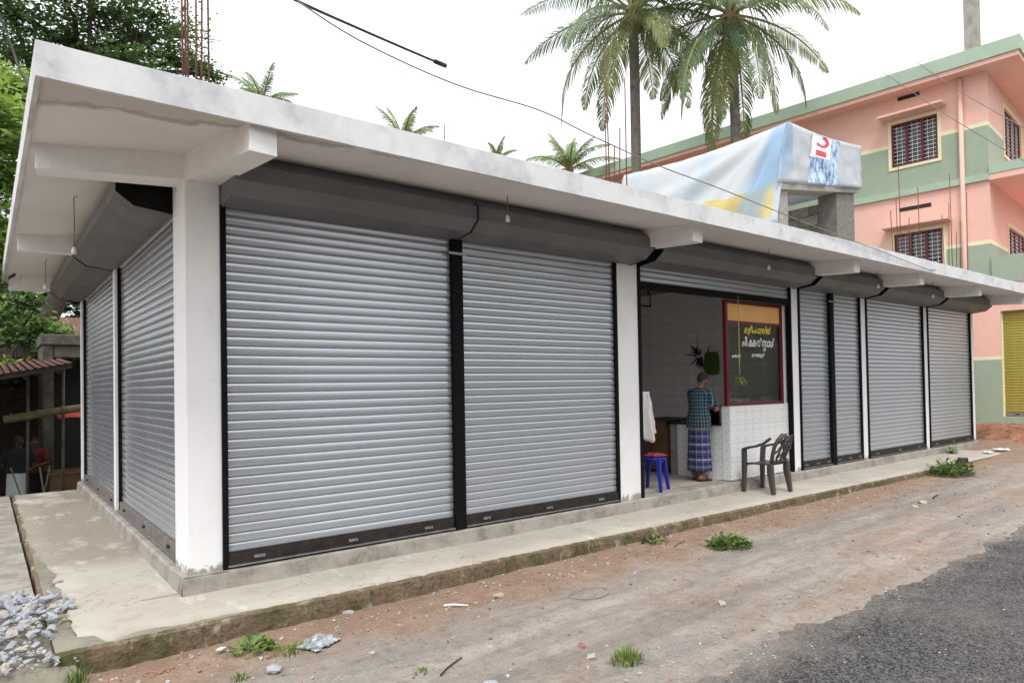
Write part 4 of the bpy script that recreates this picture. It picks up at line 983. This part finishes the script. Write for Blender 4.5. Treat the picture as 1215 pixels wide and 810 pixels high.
# leafy tree left of the eaves
D = 13.5; cl = []
for px, py, rr, n in ((-5, 110, .55, 420), (25, 105, .4, 260), (10, 150, .6, 480), (-25, 190, .8, 700), (5, 210, .55, 420), (-10, 260, .65, 520), (-40, 120, .8, 600), (0, 300, .5, 320), (-45, 300, .9, 600), (-60, 220, .9, 500), (-90, 150, 1.0, 500), (22, 165, .35, 220)):
    p = atd(px, py, D+gA.uniform(-.6, .6)); cl.append((tuple(p), (rr, rr, rr*.85), int(n*1.7)))
b0 = atd(-60, 500, D); b0.z = -.25
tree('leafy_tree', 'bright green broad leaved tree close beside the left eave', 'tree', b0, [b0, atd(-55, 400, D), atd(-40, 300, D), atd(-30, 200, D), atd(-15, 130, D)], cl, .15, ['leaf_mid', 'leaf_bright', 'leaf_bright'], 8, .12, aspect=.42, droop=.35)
# shrubs over the stall roof
D = 19.0; cl = []
for px, py, rr, n in ((15, 375, .55, 500), (45, 390, .55, 500), (20, 415, .6, 520), (60, 430, .45, 380), (-15, 395, .8, 600), (38, 425, .5, 420), (5, 440, .5, 380), (75, 395, .3, 160), (28, 355, .4, 300)):
    p = atd(px, py, D+gA.uniform(-.8, .8)); cl.append((tuple(p), (rr, rr, rr*.8), n))
b0 = atd(20, 520, D+.5); b0.z = -.9
tree('shrub_tree', 'low bushy green tree behind the tiled stall roof', 'tree', b0, [b0, atd(22, 470, D+.4), atd(24, 430, D+.2), atd(25, 390, D)], cl, .17, ['leaf_dark', 'leaf_mid', 'leaf_bright'], 21, .09, droop=.3)
D = 31; cl = []
for px, py, rr, n in ((0, 350, 2.2, 700), (60, 330, 2.4, 900), (110, 360, 2.2, 700), (150, 420, 2.2, 600), (40, 420, 2.4, 700), (-60, 380, 2.6, 700), (95, 440, 2, 600), (10, 480, 2, 500), (70, 490, 2, 500)):
    cl.append((tuple(atd(px, py, D+gA.uniform(-2, 2))), (rr, rr, rr*.8), n))
b0 = atd(60, 560, D); b0.z = -.9
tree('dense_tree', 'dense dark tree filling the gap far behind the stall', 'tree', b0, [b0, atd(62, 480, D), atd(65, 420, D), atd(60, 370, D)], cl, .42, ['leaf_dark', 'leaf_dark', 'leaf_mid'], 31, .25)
# trees across the road (mirrored in the shutters and in the shop glass)
for i, (x, y, h, rr, lab) in enumerate(((14.6, -16.5, 8.0, 2.9, 'low roadside tree across the road facing the open shop'),
                                        (23, -18, 9, 3.0, 'roadside tree across the road facing the far shutters'), (29, -15, 8.5, 3.4, 'roadside tree across the road opposite the pink house'), (35.5, -17, 8.5, 3.6, 'bushy roadside tree across the road beyond the pink house'), (43, -17, 9, 3.6, 'last roadside tree far along the road'))):
    cl = []; g = random.Random(40+i)
    for q in range(12):
        a = q*2.4; cl.append(((x+math.cos(a)*rr*.6*(q/12)**.4, y+math.sin(a)*rr*.6, h*.18+h*.70*((q*.37) % 1)), (rr*.5, rr*.5, rr*.42), 800))
    b0 = (x, y, gz(x, y)); tree('roadside_tree', lab, 'tree', b0, [b0, (x+.1, y, h*.25), (x-.1, y+.1, h*.5), (x, y, h*.72)], cl, .42, ['leaf_dark', 'leaf_mid', 'leaf_mid'], 50+i, .22, 'trees across the road')

oh = thing('roadside_house', 'plain brown two storey house across the road from the double shutter', 'house', (-8.0, -22.0, gz(0, -16)))
mb = MB().box(0, 14.2, 0, 6.8, -.3, 6.6); mb.build('wall', 'oh_wall', oh); MB().box(-.4, 14.3, -.4, 7.3, 6.602, 6.85).build('roof', 'fascia_top', oh)
for q in range(4):
    for zz in (1.0, 4.1):
        w_ = MB().box(1.2+q*3.3, 2.6+q*3.3, 6.801, 6.86, zz, zz+1.3).build('window', 'wood_brown', oh); MB().box(1.3+q*3.3, 2.5+q*3.3, 6.862, 6.868, zz+.1, zz+1.2).build('pane', 'house_dark', w_)
def palm(name, label, base, top, fl, nf, seed, r=.2, group=None, dense=1., e0=(85, -35), nuts=True, mats=('palm_green', 'palm_olive', 'palm_grey'), az=None):
    g = random.Random(seed); base = Vector(base); top = Vector(top); t = thing(name, label, 'palm tree', base, 0, group); h = top-base
    pts = [h*q+Vector((.25*math.sin(q*2.5), .15*math.sin(q*3), 0))*(1-q)*q*2 for q in [i/14 for i in range(15)]]
    MB().tube([Vector((0, 0, -.4))]+pts, [r*1.35]+[r*(1.25-.35*min(1, q/4)-.02*(q % 2)) for q in range(15)], 12).build('trunk', 'palm_trunk', t, smooth=True, fix=False)
    MB().tube([h-Vector((0, 0, .5)), h-Vector((0, 0, .15)), h+Vector((0, 0, .25)), h+Vector((0, 0, .6))], [r*.9, r*1.7, r*1.5, r*.4], 10).build('crownshaft', 'palm_dead', t, smooth=True, fix=False)
    if nuts:
        for q in range(7):
            a = q*2.4+g.random(); MB().ell(h+Vector((math.cos(a)*r*2.1, math.sin(a)*r*2.1, -.25-.2*g.random())), (.11, .11, .14)).build('coconut', 'coconut', t, smooth=True)
    for i in range(nf):
        a = i*2.39996+g.uniform(-.25, .25); k = i/max(1, nf-1); el = R_(lerp(e0[0], e0[1], k**.8)+g.uniform(-8, 8)); L_ = fl*g.uniform(.85, 1.1)*(.75+.25*min(1, k*4)); drp = R_(g.uniform(55, 85))*(1 if k > .2 else .6)
        n = 26; p = h+Vector((0, 0, .15)); P_ = []; 
        for q in range(n+1):
            s = q/n; e = el-drp*s**1.35; e = max(e, R_(-86)); d = Vector((math.cos(a)*math.cos(e), math.sin(a)*math.cos(e), math.sin(e))); P_.append((p.copy(), d)); p = p+d*(L_/n)
        mb = MB(); mb.mat = 1; mb.tube([q[0] for q in P_], [.045*(1-.85*j/n)+.004 for j in range(n+1)], 5)
        mb.mat = 0; side0 = Vector((-math.sin(a), math.cos(a), 0)); tw = g.uniform(-.5, .5)
        N = int(60*dense)
        for q in range(N):
            s = .14+.86*q/N; f = s*n; j = min(n-1, int(f)); pp = P_[j][0].lerp(P_[j+1][0], f-j); d = P_[j][1]
            ll = fl*.27*(math.sin(math.pi*min(1, .18+s*.82))**.6)*(1-.35*s)*g.uniform(.8, 1.1)
            for sgn in (-1, 1):
                if g.random() < .06: continue
                sd_ = (side0*sgn+Vector((0, 0, tw*sgn*.5))).normalized(); l0 = (sd_*.7+d*.62+Vector((0, 0, -.05-g.random()*.25))).normalized(); l1 = (sd_*.42+d*.42+Vector((0, 0, -1.0-g.random()*.6))).normalized()
                m1 = pp+l0*ll*.42; m2 = m1+(l0+l1).normalized()*ll*.3; m3 = m2+l1*ll*.32; wv = d.cross(l0).cross(l0).normalized()*.020*(fl/4.5)**.5
                b_ = len(mb.v); mb.v += [tuple(pp+wv*.5), tuple(pp-wv*.5), tuple(m1-wv), tuple(m1+wv), tuple(m2-wv*.8), tuple(m2+wv*.8), tuple(m3)]
                mb.face((b_, b_+1, b_+2, b_+3)); mb.face((b_+3, b_+2, b_+4, b_+5)); mb.face((b_+5, b_+4, b_+6))
        mt = mats[i % 3] if k < .8 or g.random() < .5 else 'palm_olive'
        mb.build('frond', [mt, 'palm_stalk'], t, fix=False)
    return t
tp = atd(752, 52, 23); bs = atd(754, 300, 23.2); bs.z = -.9
palm('coconut_palm', 'coconut palm with bare grey trunk standing behind the shop roof', bs, tp+Vector((0, 0, .9)), 4.5, 26, 4, .19)
tp = atd(868, 45, 22.5); bs = atd(880, 300, 22.3); bs.z = -.1
palm('coconut_palm', 'drooping coconut palm in front of the mint roof edge of the pink house', bs, tp+Vector((0, 0, .6)), 4.3, 26, 9, .17, e0=(80, -58))
for px, py, D, fl, lab, sd_ in ((478, 176, 30, 2.1, 'small palm tip peeking over the middle of the shop roof', 3), (676, 206, 30, 2.3, 'small palm crown beside the thin starter bars and tarpaulin', 6), (312, 130, 30, 1.9, 'small palm tip peeking over the roof beside the rain tree', 12), (590, 194, 34, 1.3, 'tiny palm tip over the roof between the other small palms', 15)):
    tp = atd(px, py, D); bs = Vector((tp.x, tp.y, -.9))
    palm('young_palm', lab, bs, tp, fl, 13, sd_, .11, 'small palms behind the roof', 1., (85, 25), False, ('palm_pale', 'palm_pale', 'palm_grey'))

# ------------------------------------------------------------------ overhead cables
def cable(label, pts, r, mat, plug=False):
    P_ = [Vector(p) for p in pts]; out = []
    for i in range(len(P_)-1):
        for q in range(12):
            s = q/12; a, b = P_[max(0, i-1)], P_[min(len(P_)-1, i+2)]; p, n_ = P_[i], P_[i+1]
            out.append(.5*((2*p)+(n_-a)*s+(2*a-5*p+4*n_-b)*s*s+(3*p-a-3*n_+b)*s**3))
    out.append(P_[-1]); base = out[0]; t = thing('overhead_cable', label, 'cable', base, 0)
    MB().tube([p-base for p in out], r, 6).build('wire', mat, t, smooth=True, fix=False)
    if plug: MB().tube([out[-1]-base, out[-1]-base+(out[-1]-out[-4]).normalized()*.16], .022, 8).build('end_wrap', 'cable_black', t, smooth=True)
cable('thick black cable ending in a loose taped end above the roof', [at(300, -30, 1, -1.5), at(350, 0, 1, -1.2), at(430, 36, 1, -.8), at(490, 62, 1, -.6), at(516, 73, 1, -.5)], .011, 'cable_black', True)
cable('thin grey wire sagging over the roof and along its front edge', [at(352, 1, 1, -1.2), at(430, 50, 1, -1.25), at(540, 100, 1, -1.28), at(640, 131, 1, -1.28), at(700, 160, 1, -1.26), at(780, 196, 1, -1.25), at(860, 226, 1, -1.24), at(960, 266, 1, -1.235), at(1040, 296, 1, -1.232), at(1100, 319, 1, -1.22), at(1120, 322, 1, -1.19), at(1200, 340, 1, -1.19)], .006, 'cable_grey')
cable('dark wire dropping past the roof corner among the leaves', [at(-30, -60, 1, .4), at(10, 45, 1, .2), at(22, 80, 1, 0), at(32, 100, 1, -.1), at(40, 112, 1, -.2)], .007, 'cable_black')
def hw_pt(px, py): y_, z_ = hs(px, py, -.75); return HP+hn*-.75+hd_*y_+Vector((0, 0, z_))
cable('upper slack wire crossing the pink house facade', [hw_pt(1088, 74), hw_pt(1130, 103), hw_pt(1190, 138), hw_pt(1240, 165)], .012, 'cable_grey')
cable('lower slack wire crossing the pink house facade', [hw_pt(1048, 86), hw_pt(1110, 128), hw_pt(1170, 165), hw_pt(1240, 205)], .012, 'cable_grey')

# ------------------------------------------------------------------ stall and clutter beyond the end of the pavement
stl = thing('tiled_stall', 'dark open stall under a low red tiled roof beyond the pavement', 'stall', (-1.2, 9.6, -.9))
def tr(x): return 2.72+.22*(x+.0)*.9                      # roof height above stall floor, rising to the right
mb = MB()
for i in range(40):
    x0 = -3.2+i*.11; x1 = x0+.11
    for j in range(9):
        y0 = -1.45+j*.55; h = .04*j-.06  # front rows carry the eave forward, added to shade the stall
        mb.loft([[(lerp(x0, x1, q/4), y0+yy, tr(x0)+h+.03*math.sin(math.pi*q/4)+dz) for q in range(5)] for yy, dz in ((0, .012), (.57, .04))], closed=False)
mb.build('tile_roof', 'roof_tile', stl, fix=False)
MB().loft([[(-3.2, y, tr(-3.2)-.03), (1.15, y, tr(1.15)-.03), (1.15, y, tr(1.15)-.13), (-3.2, y, tr(-3.2)-.13)] for y in (-1.4, -1.32)]).build('eave_board', 'dark_timber', stl)
mb = MB()
for i in range(9): x = -3+i*.5; mb.loft([[(x-.03, y, tr(x)-.14+h), (x+.03, y, tr(x)-.14+h), (x+.03, y, tr(x)-.05+h), (x-.03, y, tr(x)-.05+h)] for y, h in ((-1.3, -.06), (3.3, .22))])
mb.build('rafters', 'dark_timber', stl)
MB().box(-3.2, 4.0, 3.2, 3.3, 0, 3.4).build('rear_wall', 'dark_timber', stl)
MB().box(-3.3, -3.2, -.1, 3.3, 0, 2.9).build('end_wall', 'dark_timber', stl)
for x in (-.02, .55, 1.1): MB().tube([(x, -.05, 0), (x+.02, -.05, tr(x)-.1)], .025, 8).build('post', 'grimy_concrete', stl, smooth=True)
for x in (.95, 1.35): MB().box(x, x+.34, 2.9, 2.92, .9, 1.8).build('pinned_poster', 'paper_white', stl)
bb = thing('bamboo_pole', 'thick mossy bamboo pole laid across the stall posts', 'pole', (-1.0, 9.45, 1.02))
MB().tube([(.0, 0, .0), (.35, .02, .05), (.8, .03, .12), (1.4, .05, .2)], .075, 10).build('culm', 'bamboo', bb, smooth=True)
for q in (.12, .5, .9): MB().tube([(q-.012, .01, .02+q*.13), (q+.012, .012, .022+q*.13)], .084, 10).build('node_ring', 'bamboo', bb, smooth=True)
drape('red_sheet', 'small red plastic sheet sagging over the stall', 'sheet', 'red_tarp', (-.15, 9.7, .98), lambda u, v: (lerp(0, 1.2, u), lerp(0, .8, v), .05*u+.12*v+.05*nz(u*3, v*3)), 14, 10)
tb = thing('stall_table', 'brown wooden table standing inside the tiled stall', 'table', (-.30, 9.75, -.90))
MB().box(0, 1.5, 0, .8, .80, .85).build('top', 'wood_brown', tb, bevel=.006); MB().box(.02, 1.48, .02, .05, .35, .79).build('front_panel', 'wood_brown', tb)
for x in (.02, 1.42):
    for y in (.06, .72): MB().box(x, x+.07, y, y+.07, 0, .80).build('leg', 'wood_brown', tb)
for i, (x, z0_, dx, lab) in enumerate(((-.62, -.9, .28, 'thin pale stick leaning beside the person in the wrap skirt'), (-.50, -.9, -.18, 'thin stick leaning against the stall table'), (-.36, -.9, .12, 'slanting pole in front of the stall table'))):
    tag(MB().tube([(0, 0, 0), (-dx*.5, .03, .55), (-dx, .06, 1.05)], .015, 6).build('leaning_stick', 'bamboo', None, smooth=True, loc=(x, 9.3-.1*i, z0_)), lab, 'stick')
cc = thing('concrete_canopy', 'weathered concrete doorway canopy behind the stall', 'canopy', (-.36, 10.9, -.9))
def ccbox(n_, *a): return MB().box(*a).build(n_, 'grimy_concrete', cc, bevel=.02)
ccbox('slab', 0, 3.0, 0, 1.6, 3.38, 3.6); ccbox('side_wall', .03, .22, .05, 1.55, 0, 3.375); ccbox('lintel', .23, 2.9, .06, .2, 3.12, 3.375)
MB().box(.25, 2.9, .9, 1.0, 0, 3.1).build('shade_panel', 'house_dark', cc)  # near-black panel stands in for the shade in the opening under the canopy
rl = thing('terracotta_roof', 'orange terracotta roof corner among the trees behind the canopy', 'roof', (.0, 17.0, -1.35))
mb = MB()
for i in range(26):
    x0 = -.1+i*.12; mb.loft([[(lerp(x0, x0+.12, q/4), y, z+.03*math.sin(math.pi*q/4)) for q in range(5)] for y, z in ((0, 4.15), (2.5, 5.2))], closed=False)
mb.build('tiles', 'roof_tile', rl, fix=False); MB().box(0, 3.0, .3, 2.4, 0, 4.1).build('wall', 'house_white', rl)

# ------------------------------------------------------------------ stones, rubble, litter, weeds
def stone_mesh(seed, mat, flat=.65):
    g = random.Random(seed); bm = bmesh.new(); bmesh.ops.create_icosphere(bm, subdivisions=1, radius=.5)
    cuts = [(Vector((g.gauss(0, 1), g.gauss(0, 1), g.gauss(0, 1))).normalized(), g.uniform(.16, .36)) for _ in range(7)]
    for v in bm.verts:
        for nrm, d in cuts:
            e = v.co.dot(nrm)-d
            if e > 0: v.co -= nrm*e
        v.co = Vector((v.co.x*1.25, v.co.y*.9, v.co.z*flat))*g.uniform(.92, 1.08)
    me = bpy.data.meshes.new('stone'); bm.to_mesh(me); bm.free(); me.materials.append(M[mat]); return me
SG = [stone_mesh(i, 'stone_grey') for i in range(7)]+[stone_mesh(20, 'stone_tan')]
gh = thing('gravel_heap', 'heap of grey crushed stone beside the pavement corner', 'gravel heap', (-1.3, .1, -.22))
def hz(x, y): return .13*max(0, 1-((x+.25)/.85)**2)*max(0, 1-(y/1.15)**2)
mb = MB()
for i in range(24):
    for j in range(24): x = lerp(-1.0, .54, i/23); y = lerp(-1.0, 1.0, j/23); mb.v.append((x, y, hz(x, y)-.05-(.1 if i in (0, 23) or j in (0, 23) else 0)))
for i in range(23):
    for j in range(23): a = i*24+j; mb.face((a, a+24, a+25, a+1))
mb.build('heap_core', 'old_concrete', gh, fix=False)
cnt = 0; g = random.Random(5)
while cnt < 290:
    x = g.uniform(-.35, .56); y = g.uniform(-1.0, 1.0)
    if x > .40+.14*math.sin(y*3+1.2) and g.random() < .96: continue
    if y < -.90+.1*math.sin(x*9) or (x > .30 and y < -.62): continue
    s = g.uniform(.055, .10)*(1 if g.random() < .8 else 1.25); o = link('stone', SG[g.randrange(8)], gh, (x, y, hz(x, y)+s*.2+(.045 if x > .4 else 0)+g.uniform(0, .02)), (g.uniform(-.6, .6), g.uniform(-.6, .6), g.uniform(0, 6.3))); o.scale = (s, s, s); cnt += 1
def scatter(name, label, cat, mats, n, region, smin, smax, seed, zf, dens=None):
    g = random.Random(seed); mb = MB(); bs_ = [stone_mesh(100+i, 'stone_grey') for i in range(5)]; tv = [[v.co.copy() for v in b.vertices] for b in bs_]; tf_ = [[tuple(p.vertices) for p in b.polygons] for b in bs_]
    k = 0
    while k < n:
        x = g.uniform(region[0], region[1]); y = g.uniform(region[2], region[3])
        if dens and g.random() > dens(x, y): continue
        s = smin*(smax/smin)**(g.random()**2.2); i = g.randrange(5); R3 = Matrix.Rotation(g.uniform(0, 6.3), 3, 'Z') @ Matrix.Rotation(g.uniform(-.5, .5), 3, 'X'); b = len(mb.v); c = Vector((x, y, zf(x, y)+s*.12))
        mb.v += [tuple(R3 @ v*s+c) for v in tv[i]]; mb.mat = g.randrange(len(mats))
        for f in tf_[i]: mb.face(tuple(b+q for q in f))
        k += 1
    return tag(mb.build(name, mats, fix=False), label, cat, kind='stuff')
scatter('loose_gravel', 'loose pebbles and crumbs of soil scattered over the dirt verge', 'gravel', ['stone_tan', 'stone_red', 'stone_red', 'stone_grey', 'stone_tan'], 7000, (-1, 14, -4.6, -.72), .006, .045, 7, gfine, lambda x, y: .12+.75*math.exp(-((y+1.05)/.32)**2)+.35*max(0, nz(x*.7, y*.9, 2)))
scatter('road_chippings', 'pale stone chippings along the ragged edge of the asphalt', 'gravel', ['stone_tan', 'stone_grey', 'stone_grey'], 3000, (0, 12, -5.4, -2.8), .006, .026, 17, lambda x, y: gfine(x, y)+.012, lambda x, y: .2+.8*math.exp(-((y+3.35)/.3)**2))
gs = scatter('small_stones', None, None, ['stone_grey', 'stone_grey', 'stone_tan'], 1500, (-.95, .5, -.95, 1.0), .025, .07, 27, hz, lambda x, y: .9 if x < .38+.1*math.sin(y*4) else .1)
gs.parent = gh
rocks = [((592, 702), .13, 'stone_tan', 'rounded mossy tan stone lying against the kerb'), ((325, 792), .13, 'stone_grey', 'flat grey stone half sunk in the dirt below the pavement corner'), ((412, 722), .10, 'stone_grey', 'grey rock chip in the red soil by the kerb'),
         ((1095, 598), .16, 'stone_tan', 'pale broken stone lying on the dirt verge'), ((1086, 603), .1, 'stone_tan', 'smaller pale stone beside the broken stone on the verge'), ((700, 775), .09, 'stone_tan', 'pale flat chip near the grass tuft'), ((690, 762), .08, 'stone_red', 'small red earth lump near the grass tuft'), ((582, 806), .11, 'stone_grey', 'grey slab chip at the edge of the wheel track'), ((855, 715), .10, 'stone_tan', 'tan stone chip on the worn track'), ((440, 770), .06, 'stone_tan', 'little tan stone on the bare dirt')]
for i, ((px, py), s, mt, lab) in enumerate(rocks):
    p = at(px, py, 2, -.29); o = link('rock', stone_mesh(60+i, mt, .55), None, (p.x, p.y, gfine(p.x, p.y)+s*.1), (.1, -.1, i*1.3)); o.scale = (s, s, s); tag(o, lab, 'rock')
p = at(1142, 556, 2, -.22); o = link('earth_clod', stone_mesh(88, 'dark_timber', 1.1), None, (p.x, p.y, gz(p.x, p.y)+.13), (.2, .3, .4)); o.scale = (.40, .34, .36); tag(o, 'dark brown earth covered stump end beside the weeds at the kerb', 'stump')
def strip_thing(name, lab, cat, px, py, l, r, mat, ang):
    p = at(px, py, 2, -.29); tag(MB().tube([(-l/2, 0, r), (-.1*l, .02*l, r*1.4), (l/2, -.01, r)], [r, r*.9, r*.6], 6).build(name, mat, None, smooth=True, loc=(p.x, p.y, gfine(p.x, p.y)+.004), rot=(0, 0, ang)), lab, cat)
strip_thing('stick', 'thin dark stick lying on the bare dirt', 'stick', 535, 782, .30, .006, 'dark_timber', .55)
strip_thing('stick', 'short white stick on the red soil by the kerb', 'stick', 541, 715, .20, .011, 'paper_white', -.65)
strip_thing('stick', 'pale straw lying near the green weed tuft', 'stick', 806, 646, .32, .006, 'bamboo', .35)
strip_thing('stick', 'brown twig on the verge beside the broken stone', 'stick', 1110, 592, .35, .012, 'dark_timber', .2)
t_ = at(700, 703, 2, -.29)
tag(MB().tube([(.2*math.cos(a)*(1+.1*math.sin(3*a)), .13*math.sin(a), .008) for a in [i*.42 for i in range(14)]], .0035, 6).build('wire_loop', 'cable_grey', None, smooth=True, loc=(t_.x, t_.y, gfine(t_.x, t_.y)+.004)), 'loop of dark wire lying on the worn track', 'wire')
p = at(378, 762, 2, -.3)
drape('crumpled_wrapper', 'crumpled silver white plastic wrapper on the soil below the pavement', 'wrapper', 'wrapper_foil', (p.x, p.y, gfine(p.x, p.y)+.01), lambda u, v: (lerp(-.12, .12, u)+.03*nz(u*5, v*5), lerp(-.09, .09, v)+.03*nz(u*5, v*5, 9), .05*max(0, 1-4*((u-.5)**2+(v-.5)**2))+.03*abs(nz(u*6, v*6, 4))), 16, 14, .4)
for px, py, s, lab in ((1187, 538, .18, 'flat scrap of white litter at the end of the kerb'), (1172, 541, .12, 'small scrap of white litter near the end of the kerb'), (262, 752, .03, 'tiny scrap of white paper under the pavement edge')):
    p = at(px, py, 2, -.2); drape('litter_scrap', lab, 'litter', 'paper_white', (p.x, p.y, gfine(p.x, p.y)+.012), lambda u, v, s=s: ((u-.5)*2*s, (v-.5)*1.3*s, .015+.03*s/.1*abs(nz(u*4, v*4, s*50))), 9, 8, .7)
def weed(label, px, py, zz, rad, h, n, broad, seed, mats=('leaf_mid', 'leaf_bright', 'leaf_dark')):
    p = at(px, py, 2, zz); b = Vector((p.x, p.y, gfine(p.x, p.y))); t = thing('weed_clump', label, 'weed', b); g = random.Random(seed); mb = MB()
    for i in range(n):
        a = g.uniform(0, 6.3); r0 = rad*g.random()**.6; c = Vector((math.cos(a)*r0, math.sin(a)*r0*.8, 0)); hh = h*g.uniform(.4, 1)*(1-.5*r0/rad); mb.mat = g.randrange(len(mats))
        if broad:
            c.z = hh*g.random(); d = Vector((math.cos(a+g.gauss(0, 1)), math.sin(a+g.gauss(0, 1)), g.uniform(-.2, .8))).normalized(); l = g.uniform(.035, .075)*(1 if h < .2 else 1.6); s = d.cross(Vector((0, 0, 1))).normalized()*l*.3
            mb.poly([c, c+d*l*.45+s+Vector((0, 0, .008)), c+d*l, c+d*l*.45-s+Vector((0, 0, .008))])
        else:
            le = Vector((math.cos(a), math.sin(a), 0))*hh*g.uniform(.2, .8); s = Vector((-math.sin(a), math.cos(a), 0))*.004
            mb.poly([c-s, c+s, c+le*.4+Vector((0, 0, hh*.65))+s*.7, c+le*.4+Vector((0, 0, hh*.65))-s*.7]); mb.poly([c+le*.4+Vector((0, 0, hh*.65))-s*.7, c+le*.4+Vector((0, 0, hh*.65))+s*.7, c+le+Vector((0, 0, hh))])
    mb.build('foliage', list(mats), t, fix=False)
    if broad:
        m2 = MB()
        for i in range(7): a = i*.9; m2.tube([(0, 0, -.02), (math.cos(a)*rad*.3, math.sin(a)*rad*.3, h*.4), (math.cos(a)*rad*.6, math.sin(a)*rad*.6, h*.7)], .004, 4)
        m2.build('stems', 'palm_stalk', t, fix=False)
weed('bright weeds growing from the soil below the pavement near the wrapper', 300, 768, -.3, .14, .10, 110, True, 1, ('leaf_bright', 'leaf_bright', 'leaf_mid')); weed('sparse grass blades beside the crumpled wrapper', 345, 770, -.3, .12, .10, 110, False, 2, ('leaf_bright', 'leaf_yellow', 'leaf_mid'))
weed('round green weed tuft on the verge facing the open shop', 866, 646, -.27, .25, .16, 420, True, 3, ('leaf_bright', 'leaf_mid', 'leaf_mid')); weed('leafy weed clump beside the dark stump at the kerb', 1128, 562, -.22, .42, .34, 420, True, 4, ('leaf_bright', 'leaf_mid', 'leaf_dark'))
weed('pale grass tuft at the asphalt edge', 744, 780, -.3, .12, .14, 170, False, 5, ('leaf_yellow', 'leaf_mid', 'leaf_bright')); weed('little grass tuft in the dirt under the pavement corner', 285, 803, -.31, .06, .06, 50, False, 6, ('leaf_mid', 'leaf_bright')); weed('grass blades growing against the kerb corner', 92, 806, -.3, .07, .16, 60, False, 7, ('leaf_mid', 'leaf_bright'))
weed('thin weeds along the mossy kerb before the white pillar', 775, 640, -.26, .16, .05, 70, True, 8, ('leaf_mid', 'leaf_dark', 'leaf_bright')); weed('tiny weed on bare dirt beside the thin dark stick', 500, 790, -.3, .06, .05, 40, False, 9, ('leaf_mid', 'leaf_bright')); weed('small weed sprouting on the pavement before the last shutter', 1130, 538, -.15, .10, .22, 50, True, 10, ('leaf_bright', 'leaf_mid'))
def mound(name, cx, cy, rx, ry, h, mat):
    mb = MB(); nu, nv = 90, 40
    for i in range(nu):
        for j in range(nv):
            a = 2*math.pi*i/nu; r = j/(nv-1); x = cx+math.cos(a)*rx*r; y = cy+math.sin(a)*ry*r; mb.v.append((x, y, gz(x, y)+h*(math.cos(math.pi*r)*.5+.5)*(1+.8*nz(x*2, y*2))+.07*nz(x*5, y*5)+.04*nz(x*14, y*14)-(.08 if j == nv-1 else 0)))
    for i in range(nu):
        for j in range(nv-1): a, b = i*nv+j, ((i+1) % nu)*nv+j; mb.face((a, a+1, b+1, b))
    tag(mb.build(name, mat, smooth=True, fix=False), kind='structure')
simple('soil_red', (.30, .15, .09), .95, 0, .6, 4, .04, .2, 8)
mound('soil_mound', 20.0, .2, 1.5, 1.7, .20, 'soil_red'); mound('soil_mound', 18.9, -1.0, 1.0, .7, .18, 'soil_red')
